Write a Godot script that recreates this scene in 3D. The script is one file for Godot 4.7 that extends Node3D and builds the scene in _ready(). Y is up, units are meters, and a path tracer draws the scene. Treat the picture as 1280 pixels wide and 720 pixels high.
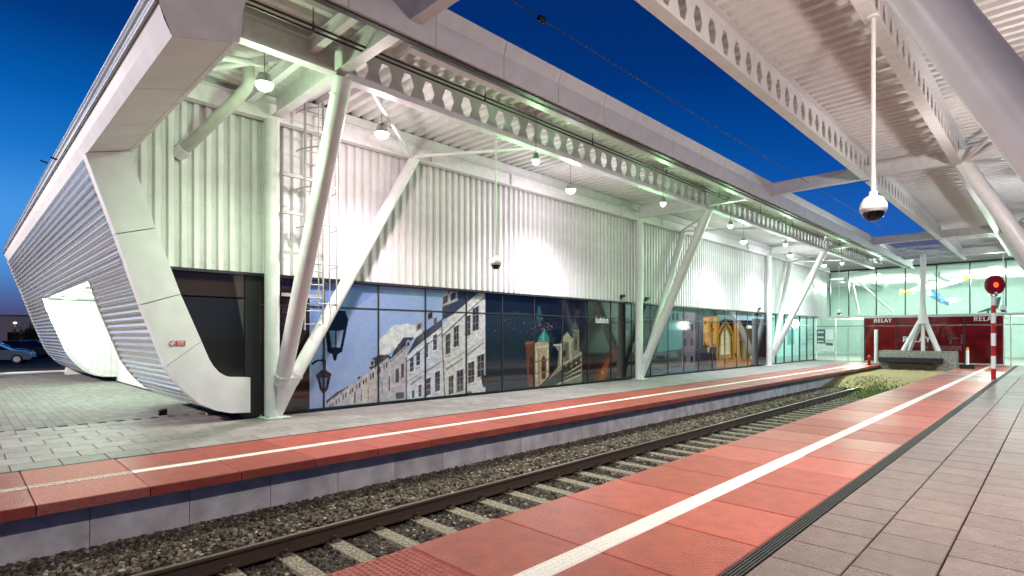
extends Node3D
# A small railway stop beside a terminal at dusk. v(l, y, d): l metres towards the terminal, d metres along the track.

var M := {}
var used := {}
var rng := RandomNumberGenerator.new()
const B1 := 4.8
const B2 := 19.0
const B3 := 33.1
const B4 := 41.0

func v(l: float, y: float, d: float) -> Vector3:
	return Vector3(-l, y, -d)

func _ready():
	rng.seed = 7
	setup_view()
	setup_materials()
	build_ground()
	build_track()
	build_building()
	build_canopy_terminal()
	build_canopy_platform()
	build_hall()
	build_columns()
	build_lamps()
	build_fittings()
	build_background()

func setup_view():
	var cam := Camera3D.new()
	cam.name = "camera"
	cam.position = Vector3(0, 1.74, 0)
	cam.rotation_degrees = Vector3(0, 44.7, 0)
	cam.projection = Camera3D.PROJECTION_FRUSTUM
	cam.near = 0.05
	cam.far = 2000.0
	cam.size = 0.05 * 720.0 / 690.0
	cam.frustum_offset = Vector2(0, 0.05 * 59.0 / 690.0)
	add_child(cam)
	cam.current = true
	var env := Environment.new()
	env.background_mode = Environment.BG_SKY
	env.tonemap_mode = Environment.TONE_MAPPER_LINEAR
	env.tonemap_exposure = 1.0
	env.background_energy_multiplier = 1.0
	env.sdfgi_enabled = true
	env.ssao_enabled = true
	env.ssil_enabled = true
	env.sky = Sky.new()
	var pano := PanoramaSkyMaterial.new()
	pano.panorama = dusk_sky()
	env.sky.sky_material = pano
	var we := WorldEnvironment.new()
	we.name = "environment"
	we.environment = env
	add_child(we)

func dusk_sky() -> ImageTexture:
	# after-sunset sky: bright blue low in the west (towards the terminal's end), deep blue overhead
	var w := 512
	var h := 256
	var img := Image.create(w, h, false, Image.FORMAT_RGBF)
	var nz := FastNoiseLite.new()
	nz.seed = 3
	nz.frequency = 0.012
	for j in h:
		var el := (0.5 - (j + 0.5) / h) * PI
		for i in w:
			var az := (i + 0.5) / w * TAU
			# panorama column to direction: the first column looks along -z
			var dir := Vector3(sin(az), 0, -cos(az))
			var west := pow(0.5 + 0.5 * dir.dot(Vector3(-0.97, 0, 0.24)), 2.2)
			var e := clampf(el / (PI / 2), 0.0, 1.0)
			var c := ramp(EAST, e).lerp(ramp(WEST, e), west)
			var purple := Color(0.03, 0.04, 0.13).lerp(Color(0.07, 0.06, 0.16), west)
			c = purple.lerp(c, smoothstep(0.005, 0.085, e + 0.006 * nz.get_noise_2d(i, j * 3.0)))
			if el < 0.0:
				c = Color(0.02, 0.02, 0.025)
			img.set_pixel(i, j, c)
	return ImageTexture.create_from_image(img)

# height above the horizon (share of a right angle), then linear colour
const WEST := [[0.0, 0.10, 0.36, 0.84], [0.11, 0.062, 0.315, 0.80], [0.16, 0.012, 0.19, 0.62], [0.21, 0.0012, 0.112, 0.45], [0.27, 0.0005, 0.042, 0.225], [0.35, 0.0005, 0.025, 0.155], [1.0, 0.0005, 0.012, 0.075]]
const EAST := [[0.0, 0.002, 0.09, 0.46], [0.11, 0.0006, 0.062, 0.39], [0.20, 0.0005, 0.038, 0.245], [0.30, 0.0005, 0.025, 0.16], [1.0, 0.0005, 0.012, 0.075]]
func ramp(a: Array, e: float) -> Color:
	for i in a.size() - 1:
		if e <= a[i + 1][0]:
			var t: float = (e - a[i][0]) / (a[i + 1][0] - a[i][0])
			return Color(a[i][1], a[i][2], a[i][3]).lerp(Color(a[i + 1][1], a[i + 1][2], a[i + 1][3]), t)
	return Color(a[-1][1], a[-1][2], a[-1][3])

# ---------------------------------------------------------------- materials
func lin(r: float, g: float, b: float) -> Color:
	return Color(r, g, b).linear_to_srgb()

func noise_tex(seed_: int, freq: float, lo: Color, hi: Color, size := 256, normal := false, strength := 4.0) -> NoiseTexture2D:
	var n := FastNoiseLite.new()
	n.seed = seed_
	n.frequency = freq
	n.fractal_octaves = 5
	var t := NoiseTexture2D.new()
	t.width = size
	t.height = size
	t.seamless = true
	t.noise = n
	if normal:
		t.as_normal_map = true
		t.bump_strength = strength
	else:
		var g := Gradient.new()
		g.set_color(0, lo)
		g.set_color(1, hi)
		t.color_ramp = g
	return t

# worn concrete: mottling, dark spots, pale scuffs
func worn_tex() -> ImageTexture:
	var n := 768
	var img := Image.create(n, n, true, Image.FORMAT_RGB8)
	var a := FastNoiseLite.new()
	a.seed = 71
	a.frequency = 0.012
	a.fractal_octaves = 4
	var b := FastNoiseLite.new()
	b.seed = 72
	b.frequency = 0.16
	var r := RandomNumberGenerator.new()
	r.seed = 73
	for j in n:
		for i in n:
			var t := 0.90 + 0.10 * a.get_noise_2d(i, j) + 0.07 * b.get_noise_2d(i, j) + 0.025 * r.randfn()
			t = clampf(t, 0.4, 1.0)
			img.set_pixel(i, j, Color(t, t, t))
	for k in 330:
		var s := r.randi_range(1, 4)
		var p := Vector2i(r.randi() % (n - 6), r.randi() % (n - 6))
		var t := r.randf_range(0.45, 0.75) if r.randf() < 0.7 else 1.0
		for y in s:
			img.fill_rect(Rect2i(p.x + (0 if y > 0 and y < s - 1 else s / 4), p.y + y, maxi(1, s - (0 if y > 0 and y < s - 1 else s / 2)), 1), Color(t, t, t))
	for k in 120:
		var p := Vector2(r.randf() * n, r.randf() * n)
		var d := Vector2.from_angle(r.randf() * TAU)
		for q in r.randi_range(6, 40):
			var u := Vector2i(p + d * q)
			if u.x >= 0 and u.y >= 0 and u.x < n and u.y < n:
				var c := img.get_pixelv(u)
				img.set_pixelv(u, c.lerp(Color.WHITE, 0.35))
	img.generate_mipmaps()
	return ImageTexture.create_from_image(img)

func mat(c: Color, rough := 0.6, metal := 0.0) -> StandardMaterial3D:
	var m := StandardMaterial3D.new()
	m.albedo_color = c
	m.roughness = rough
	m.metallic = metal
	m.cull_mode = BaseMaterial3D.CULL_DISABLED
	return m

func tri_mat(c: Color, rough: float, tex, scale: float, ntex = null, nscale := 0.5, metal := 0.0) -> StandardMaterial3D:
	var m := mat(c, rough, metal)
	m.uv1_triplanar = true
	m.uv1_world_triplanar = true
	m.uv1_scale = Vector3.ONE * scale
	m.albedo_texture = tex
	if ntex != null:
		m.normal_enabled = true
		m.normal_texture = ntex
		m.normal_scale = nscale
	return m

func setup_materials():
	var blot := noise_tex(11, 0.011, Color(0.93, 0.925, 0.92), Color(1, 1, 1), 512)
	var fine := noise_tex(12, 0.06, Color(0.72, 0.71, 0.70), Color(1, 1, 1), 512)
	var grit := noise_tex(13, 0.22, Color(0.55, 0.54, 0.53), Color(1, 1, 1), 512)
	var bump := noise_tex(14, 0.18, Color.BLACK, Color.WHITE, 512, true, 6.0)
	var softbump := noise_tex(15, 0.02, Color.BLACK, Color.WHITE, 512, true, 2.0)
	var stain := worn_tex()
	M.white = tri_mat(lin(0.72, 0.70, 0.715), 0.38, blot, 0.6, softbump, 0.05)
	M.clad = tri_mat(lin(0.72, 0.70, 0.715), 0.42, blot, 0.35)
	M.clads = [M.clad, tri_mat(lin(0.70, 0.68, 0.695), 0.42, blot, 0.35), tri_mat(lin(0.735, 0.715, 0.73), 0.40, blot, 0.35)]
	M.deck = tri_mat(lin(0.82, 0.80, 0.80), 0.5, blot, 0.5)
	M.trim = tri_mat(lin(0.72, 0.70, 0.725), 0.42, blot, 0.3)
	M.fascia = tri_mat(lin(0.70, 0.68, 0.68), 0.45, blot, 0.4)
	M.alu = tri_mat(lin(0.75, 0.755, 0.76), 0.26, blot, 0.5, softbump, 0.2, 0.68)
	M.greypipe = tri_mat(lin(0.42, 0.41, 0.39), 0.45, blot, 0.6)
	M.ladder = mat(lin(0.36, 0.35, 0.345), 0.4, 0.3)
	M.red = []
	for k in 5:
		var f: float = [1.0, 0.93, 1.07, 0.86, 0.97][k]
		M.red.append(tri_mat(lin(0.335 * f, 0.073 * f, 0.055 * f), 0.36 + 0.03 * k, stain, 0.30 + 0.03 * k, bump, 0.16))
	M.red_worn = tri_mat(Color.WHITE, 0.6, noise_tex(19, 0.03, Color(0.52, 0.25, 0.22), Color(0.67, 0.38, 0.34), 512), 0.9, bump, 0.6)
	M.red_edge = tri_mat(lin(0.29, 0.06, 0.035), 0.8, grit, 2.2, bump, 0.8)
	M.paver = []
	M.paver_pink = []
	for k in 6:
		var f: float = [1.0, 0.92, 1.08, 0.96, 1.04, 0.87][k]
		M.paver.append(tri_mat(lin(0.265 * f, 0.235 * f, 0.236 * f), 0.55, stain, 0.28 + 0.05 * k, bump, 0.45))
		M.paver_pink.append(tri_mat(lin(0.152 * f, 0.106 * f, 0.098 * f), 0.5, stain, 0.28 + 0.05 * k, bump, 0.45))
	M.block = []
	for k in 4:
		var f: float = [1.0, 0.85, 1.13, 0.93][k]
		M.block.append(tri_mat(lin(0.30 * f, 0.30 * f, 0.285 * f), 0.75, grit, 1.4, bump, 0.5))
	for m in M.paver_pink + M.red + M.paver:
		m.metallic_specular = 0.32
	M.joint = tri_mat(lin(0.055, 0.05, 0.047), 0.95, grit, 3.0)
	M.line = tri_mat(lin(0.74, 0.72, 0.68), 0.5, fine, 1.4, bump, 0.3)
	M.line_worn = tri_mat(lin(0.62, 0.57, 0.52), 0.7, noise_tex(21, 0.05, Color(0.45, 0.32, 0.30), Color(1.1, 1.1, 1.1), 256), 2.2, bump, 0.5)
	M.drain = tri_mat(lin(0.012, 0.012, 0.013), 0.65, grit, 3.0)
	M.concrete = tri_mat(lin(0.40, 0.385, 0.355), 0.85, noise_tex(22, 0.02, Color(0.62, 0.6, 0.57), Color(1, 1, 1), 512), 0.7, bump, 0.6)
	M.wall = []
	for k in 4:
		var f: float = [1.0, 0.93, 1.06, 0.97][k]
		M.wall.append(tri_mat(lin(0.58 * f, 0.58 * f, 0.60 * f), 0.8, noise_tex(30 + k, 0.013, Color(0.80, 0.79, 0.79), Color(1, 1, 1), 256), 0.55 + 0.1 * k, bump, 0.25))
	M.sleeper = tri_mat(lin(0.47, 0.43, 0.37), 0.9, noise_tex(40, 0.06, Color(0.32, 0.27, 0.22), Color(1, 1, 1), 256), 1.3, bump, 0.9)
	M.rail = tri_mat(lin(0.085, 0.05, 0.034), 0.75, grit, 2.5, bump, 0.5, 0.2)
	M.railtop = tri_mat(lin(0.40, 0.34, 0.29), 0.32, fine, 2.0, null, 0.5, 0.8)
	M.ballast = mat(Color.WHITE, 0.92)
	M.ballast.vertex_color_use_as_albedo = true
	M.ballast_bed = tri_mat(lin(0.045, 0.034, 0.027), 0.95, grit, 4.0, bump, 1.0)
	M.sand = tri_mat(lin(0.56, 0.44, 0.20), 0.95, grit, 3.0, bump, 1.0)
	M.grass = []
	for k in 3:
		M.grass.append(mat([lin(0.05, 0.10, 0.022), lin(0.075, 0.12, 0.03), lin(0.12, 0.125, 0.04)][k], 0.8))
		M.grass[k].backlight_enabled = true
		M.grass[k].backlight = lin(0.03, 0.05, 0.01)
	M.lawn = tri_mat(lin(0.07, 0.10, 0.03), 0.95, grit, 2.0, bump, 1.0)
	M.asphalt = tri_mat(lin(0.05, 0.05, 0.053), 0.85, grit, 1.5, bump, 0.6)
	M.dark = mat(lin(0.02, 0.02, 0.022), 0.5)
	M.black = mat(lin(0.012, 0.012, 0.013), 0.45)
	M.rubber = tri_mat(lin(0.015, 0.015, 0.015), 0.7, grit, 2.0)
	M.frame = mat(lin(0.03, 0.032, 0.035), 0.35, 0.5)
	M.steel = mat(lin(0.45, 0.45, 0.45), 0.35, 0.9)
	M.redpaint = mat(lin(0.42, 0.012, 0.012), 0.35)
	M.orange = mat(lin(0.75, 0.22, 0.03), 0.45)
	M.whitepaint = mat(lin(0.78, 0.78, 0.77), 0.35)
	M.navy = mat(lin(0.04, 0.14, 0.30), 0.4)
	M.darkpane = mat(lin(0.018, 0.017, 0.018), 0.05)
	M.darkpane.metallic_specular = 0.6
	M.brownpane = mat(lin(0.035, 0.022, 0.016), 0.06)
	M.glass = mat(Color(0.78, 0.95, 0.90, 0.16), 0.02)
	M.glass.transparency = BaseMaterial3D.TRANSPARENCY_ALPHA
	M.tealglass = mat(Color(0.35, 0.72, 0.72, 0.42), 0.02)
	M.tealglass.transparency = BaseMaterial3D.TRANSPARENCY_ALPHA
	M.redpane = tri_mat(lin(0.27, 0.014, 0.013), 0.07, noise_tex(51, 0.008, Color(0.6, 0.6, 0.6), Color(1, 1, 1), 256), 0.3)
	M.room = tri_mat(lin(0.43, 0.51, 0.475), 0.7, blot, 0.2)
	M.room_ceiling = tri_mat(lin(0.42, 0.5, 0.45), 0.7, blot, 0.2)
	M.mural = []
	for k in 2:
		M.mural.append(mat(Color(0.74, 0.74, 0.76), 0.06))
		M.mural[k].albedo_texture = mural_texture(MX + k * MW / 2.0)
		M.mural[k].metallic_specular = 0.75
	M.lamp_white = glow(Color(1.0, 0.98, 0.95), 9.0)
	M.lamp_green = glow(Color(0.78, 1.0, 0.80), 9.0)
	M.lamp_red = glow(Color(1.0, 0.30, 0.16), 2.6)
	M.discred = mat(lin(0.25, 0.006, 0.006), 0.4)
	M.panel_light = glow(Color(0.93, 1.0, 0.95), 2.5)
	M.smoke = mat(Color(0.02, 0.02, 0.022, 0.75), 0.03)
	M.smoke.transparency = BaseMaterial3D.TRANSPARENCY_ALPHA

func glow(c: Color, e: float) -> StandardMaterial3D:
	var m := mat(c, 0.4)
	m.emission_enabled = true
	m.emission = c
	m.emission_energy_multiplier = e
	return m

# ---------------------------------------------------------------- the printed film on the facade glass
const MX := 4.6
const MW := 29.2
func fill_poly(img: Image, pts: PackedVector2Array, c: Color):
	var y0 := 99999.0
	var y1 := -99999.0
	for p in pts:
		y0 = minf(y0, p.y)
		y1 = maxf(y1, p.y)
	for yy in range(maxi(0, int(floor(y0))), mini(img.get_height(), int(ceil(y1)) + 1)):
		var yc := yy + 0.5
		var xs: Array = []
		for i in pts.size():
			var a := pts[i]
			var b := pts[(i + 1) % pts.size()]
			if (a.y <= yc) != (b.y <= yc):
				xs.append(a.x + (yc - a.y) / (b.y - a.y) * (b.x - a.x))
		xs.sort()
		var k := 0
		while k + 1 < xs.size():
			var xa := maxi(0, int(round(xs[k])))
			var xb := mini(img.get_width(), int(round(xs[k + 1])))
			if xb > xa:
				img.fill_rect(Rect2i(xa, yy, xb - xa, 1), c)
			k += 2

func mural_texture(from: float) -> ImageTexture:
	var w := 1536
	var h := 340
	var img := Image.create(w, h, false, Image.FORMAT_RGB8)
	img.fill(Color("14181d"))
	var sx := w / (MW / 2.0)
	var sy := h / 3.1
	for e in MURAL:
		var pts := PackedVector2Array()
		var a: Array = e[1]
		for i in range(0, a.size(), 2):
			pts.append(Vector2((a[i] - from) * sx, (3.1 - a[i + 1]) * sy))
		fill_poly(img, pts, Color(e[0]))
	var r := RandomNumberGenerator.new()
	r.seed = 5
	# points of light of the printed night city
	for k in 260:
		var d := r.randf_range(11.5, 17.8)
		var y := 2.15 + 0.35 * r.randfn() * 0.5
		if k < 130:
			d = 13.9 + 0.45 * r.randfn()
			y = 2.02 + 0.10 * r.randfn()
		var c: Color = [Color("c8553a"), Color("d9d2c0"), Color("8fb5ae"), Color("b2452f"), Color("e2b070")][r.randi() % 5]
		var s := r.randi_range(1, 3)
		img.fill_rect(Rect2i(int((d - from) * sx), int((3.1 - y) * sy), s, s), c.darkened(r.randf() * 0.6))
	# a photographic print: soft edges, uneven tones, grain
	img.resize(w * 5 / 9, h * 5 / 9, Image.INTERPOLATE_CUBIC)
	img.resize(w, h, Image.INTERPOLATE_CUBIC)
	var tn := FastNoiseLite.new()
	tn.seed = 8
	tn.frequency = 0.05
	tn.fractal_octaves = 6
	tn.fractal_gain = 0.65
	for j in h:
		for i in w:
			var c := img.get_pixel(i, j)
			var open_sky := c.b > c.r * 1.15 and c.b > 0.55
			var n := 1.0 + (0.02 if open_sky else 0.06) * r.randfn() + (0.05 if open_sky else 0.22) * tn.get_noise_2d(i + from * 300.0, j)
			img.set_pixel(i, j, Color(clampf(c.r * n, 0, 1), clampf(c.g * n, 0, 1), clampf(c.b * n, 0, 1)))
	return ImageTexture.create_from_image(img)

const MURAL := [
	["2a1a12", [4.5, 3.3, 5.73, 3.3, 5.73, -0.1, 4.5, -0.1]],
	["3a2418", [5.1, 3.3, 5.3, 3.3, 5.3, -0.1, 5.1, -0.1]],
	["a9c2ee", [5.73, 3.33, 11.22, 3.82, 11.22, -0.5, 5.73, 0.03]],
	["8fb0e6", [5.73, 3.33, 8.3, 3.56, 7.13, 2.56, 5.73, 1.81]],
	["f1efee", [7.57, 1.64, 7.81, 1.82, 7.96, 1.93, 8.12, 2.01, 8.43, 2.03, 8.65, 2, 8.84, 1.88, 8.88, 1.72, 8.3, 1.59, 7.87, 1.31, 7.57, 1.19]],
	["dcdde6", [7.57, 1.42, 7.87, 1.57, 8.18, 1.61, 8.3, 1.59, 7.87, 1.31, 7.57, 1.19]],
	["f3f2f2", [8.14, 1.59, 8.08, 1.48, 7.92, 1.41, 7.74, 1.43, 7.64, 1.53, 7.63, 1.66, 7.74, 1.75, 7.93, 1.76, 8.09, 1.7]],
	["ebebef", [8.41, 1.82, 8.35, 1.69, 8.17, 1.61, 7.97, 1.65, 7.83, 1.75, 7.85, 1.89, 7.98, 2.01, 8.17, 2.02, 8.34, 1.96]],
	["f7f6f5", [8.67, 1.88, 8.61, 1.77, 8.44, 1.71, 8.26, 1.73, 8.15, 1.81, 8.16, 1.94, 8.26, 2.03, 8.44, 2.06, 8.59, 1.99]],
	["f3f2f2", [8.88, 1.85, 8.83, 1.75, 8.69, 1.69, 8.53, 1.71, 8.42, 1.8, 8.44, 1.9, 8.53, 1.98, 8.69, 2, 8.82, 1.95]],
	["f3f2f2", [7.92, 1.38, 7.88, 1.29, 7.73, 1.24, 7.59, 1.26, 7.57, 1.34, 7.57, 1.45, 7.58, 1.52, 7.74, 1.55, 7.87, 1.48]],
	["f7f6f5", [8.37, 1.61, 8.26, 1.48, 8.08, 1.39, 7.87, 1.43, 7.74, 1.54, 7.73, 1.69, 7.88, 1.8, 8.08, 1.84, 8.27, 1.75]],
	["ebebef", [8.57, 1.67, 8.49, 1.55, 8.34, 1.48, 8.17, 1.52, 8.06, 1.61, 8.06, 1.73, 8.17, 1.82, 8.35, 1.84, 8.5, 1.77]],
	["ebebef", [8.96, 1.75, 8.92, 1.68, 8.84, 1.65, 8.73, 1.66, 8.66, 1.71, 8.66, 1.78, 8.73, 1.83, 8.84, 1.84, 8.93, 1.81]],
	["c9c2c6", [6.13, 0.12, 6.43, 0.27, 6.83, 0.5, 7.13, 0.68, 7.38, 0.84, 7.61, 1.01, 7.93, 1.15, 7.93, 0.04, 6.13, 0.08]],
	["d2ccce", [7.13, 0.68, 7.38, 0.84, 7.61, 1.01, 7.93, 1.15, 7.93, 0.04, 7.13, 0.06]],
	["c6bfc6", [7.91, 1.15, 8.18, 1.35, 8.39, 1.5, 8.39, 0.08, 7.91, 0.05]],
	["dcdcec", [8.38, 1.19, 8.68, 1.44, 9.56, 2, 9.56, 0.04, 8.38, 0.03]],
	["e0dcd8", [9.54, 2, 9.88, 2.31, 10.4, 2.64, 10.98, 3.02, 11.2, 3.03, 11.2, 0.04, 9.54, 0.02]],
	["f0eadf", [9.54, 1.83, 10.98, 2.9, 11.2, 3.03, 11.2, 2.91, 10.98, 2.78, 9.56, 1.73]],
	["f2f2f6", [8.38, 1.13, 9.56, 1.91, 9.56, 1.83, 8.38, 1.06]],
	["4a4d5c", [6.13, 0.2, 6.41, 0.39, 6.82, 0.55, 6.43, 0.25, 6.16, 0.12]],
	["4a4d5c", [7.27, 0.92, 7.35, 1.16, 7.58, 1.24, 7.84, 1.23, 7.93, 1.15, 7.61, 1, 7.38, 0.83]],
	["4a4d5c", [7.91, 1.14, 7.97, 1.31, 8.3, 1.69, 8.63, 1.69, 8.43, 1.51, 8.18, 1.34]],
	["4a4d5c", [8.38, 1.19, 8.68, 1.67, 8.94, 1.83, 9.56, 2.19, 9.56, 1.99, 8.68, 1.43]],
	["4a4d5c", [9.56, 2.16, 9.56, 2.66, 9.77, 3, 10.36, 3.07, 11.01, 3.07, 10.4, 2.64, 9.88, 2.29]],
	["b9b4b8", [7.29, 0.95, 7.29, 1.09, 7.35, 1.16, 7.42, 1.11, 7.42, 0.98]],
	["3c4152", [7.32, 0.98, 7.32, 1.07, 7.39, 1.1, 7.39, 1.01]],
	["b9b4b8", [8.67, 1.83, 8.67, 2.04, 8.78, 2.16, 8.9, 2.09, 8.9, 1.89]],
	["3c4152", [8.73, 1.88, 8.73, 2.02, 8.84, 2.07, 8.84, 1.93]],
	["b9b4b8", [9.03, 2.1, 9.03, 2.34, 9.14, 2.47, 9.28, 2.39, 9.28, 2.18]],
	["3c4152", [9.08, 2.16, 9.08, 2.32, 9.22, 2.38, 9.22, 2.22]],
	["b9b4b8", [9.52, 2.52, 9.52, 2.81, 9.66, 2.98, 9.83, 2.89, 9.83, 2.62]],
	["3c4152", [9.59, 2.6, 9.59, 2.79, 9.76, 2.87, 9.76, 2.68]],
	["b9b4b8", [9.8, 2.62, 9.8, 2.91, 9.95, 3.08, 10.12, 2.99, 10.12, 2.72]],
	["3c4152", [9.87, 2.7, 9.87, 2.89, 10.04, 2.97, 10.04, 2.78]],
	["b9b4b8", [8.36, 1.4, 8.36, 1.55, 8.43, 1.63, 8.51, 1.58, 8.51, 1.45]],
	["3c4152", [8.39, 1.44, 8.39, 1.54, 8.47, 1.57, 8.47, 1.48]],
	["b9b4b8", [6.95, 0.62, 6.95, 0.72, 6.99, 0.77, 7.04, 0.73, 7.04, 0.64]],
	["3c4152", [6.97, 0.64, 6.97, 0.71, 7.02, 0.73, 7.02, 0.66]],
	["b5a99a", [9.67, 1.75, 9.87, 1.83, 9.87, 1.23, 9.67, 1.19]],
	["40404c", [9.7, 1.73, 9.84, 1.8, 9.84, 1.25, 9.7, 1.21]],
	["8d8f9a", [9.76, 1.73, 9.78, 1.8, 9.78, 1.25, 9.76, 1.21]],
	["b5a99a", [9.96, 1.98, 10.18, 2.06, 10.18, 1.42, 9.96, 1.38]],
	["40404c", [9.99, 1.95, 10.15, 2.03, 10.15, 1.45, 9.99, 1.4]],
	["8d8f9a", [10.06, 1.96, 10.08, 2.03, 10.08, 1.45, 10.06, 1.4]],
	["b5a99a", [10.67, 2.53, 10.95, 2.64, 10.95, 1.89, 10.67, 1.83]],
	["40404c", [10.7, 2.51, 10.91, 2.6, 10.91, 1.92, 10.7, 1.86]],
	["8d8f9a", [10.8, 2.51, 10.82, 2.6, 10.82, 1.92, 10.8, 1.86]],
	["b5a99a", [10.39, 2.27, 10.62, 2.36, 10.62, 1.74, 10.39, 1.69]],
	["40404c", [10.42, 2.25, 10.59, 2.33, 10.59, 1.76, 10.42, 1.72]],
	["8d8f9a", [10.49, 2.25, 10.51, 2.33, 10.51, 1.76, 10.49, 1.72]],
	["b5a99a", [9.78, 0.58, 9.98, 0.64, 9.98, 0.07, 9.78, 0.05]],
	["40404c", [9.81, 0.55, 9.95, 0.61, 9.95, 0.1, 9.81, 0.07]],
	["8d8f9a", [9.87, 0.55, 9.89, 0.61, 9.89, 0.11, 9.87, 0.07]],
	["b5a99a", [10.07, 0.72, 10.35, 0.79, 10.35, 0.12, 10.07, 0.09]],
	["40404c", [10.1, 0.7, 10.32, 0.77, 10.32, 0.15, 10.1, 0.12]],
	["8d8f9a", [10.2, 0.69, 10.22, 0.77, 10.22, 0.16, 10.2, 0.11]],
	["b5a99a", [10.49, 0.94, 10.77, 1.01, 10.77, 0.36, 10.49, 0.32]],
	["40404c", [10.52, 0.91, 10.74, 0.98, 10.74, 0.38, 10.52, 0.35]],
	["8d8f9a", [10.62, 0.91, 10.64, 0.99, 10.64, 0.39, 10.62, 0.34]],
	["b5a99a", [10.85, 1.14, 11.17, 1.22, 11.17, 0.51, 10.85, 0.48]],
	["40404c", [10.88, 1.11, 11.14, 1.19, 11.14, 0.54, 10.88, 0.5]],
	["8d8f9a", [11, 1.11, 11.02, 1.19, 11.02, 0.55, 11, 0.5]],
	["f6f6fa", [8.47, 1.16, 8.62, 1.21, 8.62, 0.77, 8.47, 0.75]],
	["4a4b5e", [8.49, 1.14, 8.6, 1.19, 8.6, 0.79, 8.49, 0.77]],
	["f6f6fa", [8.67, 1.31, 8.83, 1.36, 8.83, 0.93, 8.67, 0.91]],
	["4a4b5e", [8.69, 1.29, 8.81, 1.34, 8.81, 0.95, 8.69, 0.93]],
	["f6f6fa", [8.98, 1.52, 9.1, 1.58, 9.1, 1.13, 8.98, 1.1]],
	["4a4b5e", [9, 1.5, 9.08, 1.55, 9.08, 1.15, 9, 1.12]],
	["f6f6fa", [9.22, 1.75, 9.4, 1.81, 9.4, 1.33, 9.22, 1.3]],
	["4a4b5e", [9.25, 1.73, 9.38, 1.78, 9.38, 1.35, 9.25, 1.32]],
	["f6f6fa", [8.53, 0.28, 8.65, 0.3, 8.65, 0.06, 8.53, 0.05]],
	["4a4b5e", [8.55, 0.26, 8.63, 0.28, 8.63, 0.08, 8.55, 0.07]],
	["f6f6fa", [8.74, 0.41, 8.88, 0.44, 8.88, 0.08, 8.74, 0.06]],
	["4a4b5e", [8.76, 0.39, 8.86, 0.42, 8.86, 0.1, 8.76, 0.08]],
	["f6f6fa", [9, 0.56, 9.18, 0.62, 9.18, 0.09, 9, 0.07]],
	["4a4b5e", [9.02, 0.54, 9.16, 0.6, 9.16, 0.12, 9.02, 0.09]],
	["f6f6fa", [9.29, 0.73, 9.51, 0.8, 9.51, 0.19, 9.29, 0.16]],
	["4a4b5e", [9.31, 0.71, 9.49, 0.77, 9.49, 0.21, 9.31, 0.18]],
	["5c5560", [8.04, 0.84, 8.15, 0.89, 8.15, 0.52, 8.04, 0.5]],
	["5c5560", [8.21, 0.97, 8.3, 1.01, 8.3, 0.65, 8.21, 0.62]],
	["5c5560", [7.63, 0.56, 7.73, 0.6, 7.73, 0.27, 7.63, 0.25]],
	["5c5560", [7.78, 0.65, 7.87, 0.69, 7.87, 0.31, 7.78, 0.29]],
	["5c5560", [7.18, 0.41, 7.25, 0.45, 7.25, 0.13, 7.18, 0.11]],
	["5c5560", [7.31, 0.48, 7.38, 0.52, 7.38, 0.17, 7.31, 0.15]],
	["5c5560", [6.85, 0.34, 6.92, 0.38, 6.92, 0.1, 6.85, 0.09]],
	["5c5560", [6.99, 0.38, 7.06, 0.41, 7.06, 0.12, 6.99, 0.1]],
	["5c5560", [6.7, 0.27, 6.76, 0.29, 6.76, 0.1, 6.7, 0.09]],
	["5c5560", [7.48, 0.46, 7.56, 0.51, 7.56, 0.13, 7.48, 0.11]],
	["5c5560", [8.05, 0.25, 8.3, 0.25, 8.3, 0.08, 8.05, 0.09]],
	["5c5560", [6.54, 0.22, 6.58, 0.23, 6.58, 0.1, 6.54, 0.09]],
	["a49f9c", [8.49, 0.45, 8.88, 0.67, 8.89, 0.61, 8.5, 0.39]],
	["a49f9c", [8.94, 0.74, 9.49, 1.02, 9.5, 0.96, 8.96, 0.69]],
	["a49f9c", [9.7, 0.82, 10.32, 1.09, 10.33, 1.04, 9.71, 0.75]],
	["a49f9c", [10.47, 1.19, 11.14, 1.57, 11.14, 1.5, 10.48, 1.12]],
	["a9abb4", [9.7, 1.58, 9.84, 1.62, 9.84, 1.6, 9.7, 1.56]],
	["a9abb4", [9.7, 1.38, 9.84, 1.43, 9.84, 1.41, 9.7, 1.37]],
	["f4f1ec", [9.66, 1.17, 9.88, 1.23, 9.88, 1.2, 9.66, 1.14]],
	["8f8a8a", [9.66, 1.14, 9.88, 1.2, 9.88, 1.18, 9.66, 1.12]],
	["f2efe9", [9.65, 1.78, 9.89, 1.86, 9.89, 1.82, 9.65, 1.75]],
	["a9abb4", [9.99, 1.79, 10.15, 1.84, 10.15, 1.82, 9.99, 1.78]],
	["a9abb4", [9.99, 1.59, 10.15, 1.63, 10.15, 1.61, 9.99, 1.57]],
	["f4f1ec", [9.94, 1.36, 10.19, 1.42, 10.19, 1.4, 9.94, 1.33]],
	["8f8a8a", [9.94, 1.33, 10.19, 1.4, 10.19, 1.38, 9.94, 1.31]],
	["f2efe9", [9.94, 2.01, 10.2, 2.1, 10.2, 2.06, 9.94, 1.97]],
	["a9abb4", [10.7, 2.32, 10.91, 2.38, 10.91, 2.36, 10.7, 2.3]],
	["a9abb4", [10.7, 2.08, 10.91, 2.13, 10.91, 2.12, 10.7, 2.06]],
	["f4f1ec", [10.66, 1.82, 10.96, 1.89, 10.96, 1.86, 10.66, 1.79]],
	["8f8a8a", [10.66, 1.79, 10.96, 1.86, 10.96, 1.85, 10.66, 1.77]],
	["f2efe9", [10.65, 2.56, 10.97, 2.67, 10.97, 2.63, 10.65, 2.52]],
	["a9abb4", [10.42, 2.1, 10.59, 2.14, 10.59, 2.12, 10.42, 2.08]],
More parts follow.
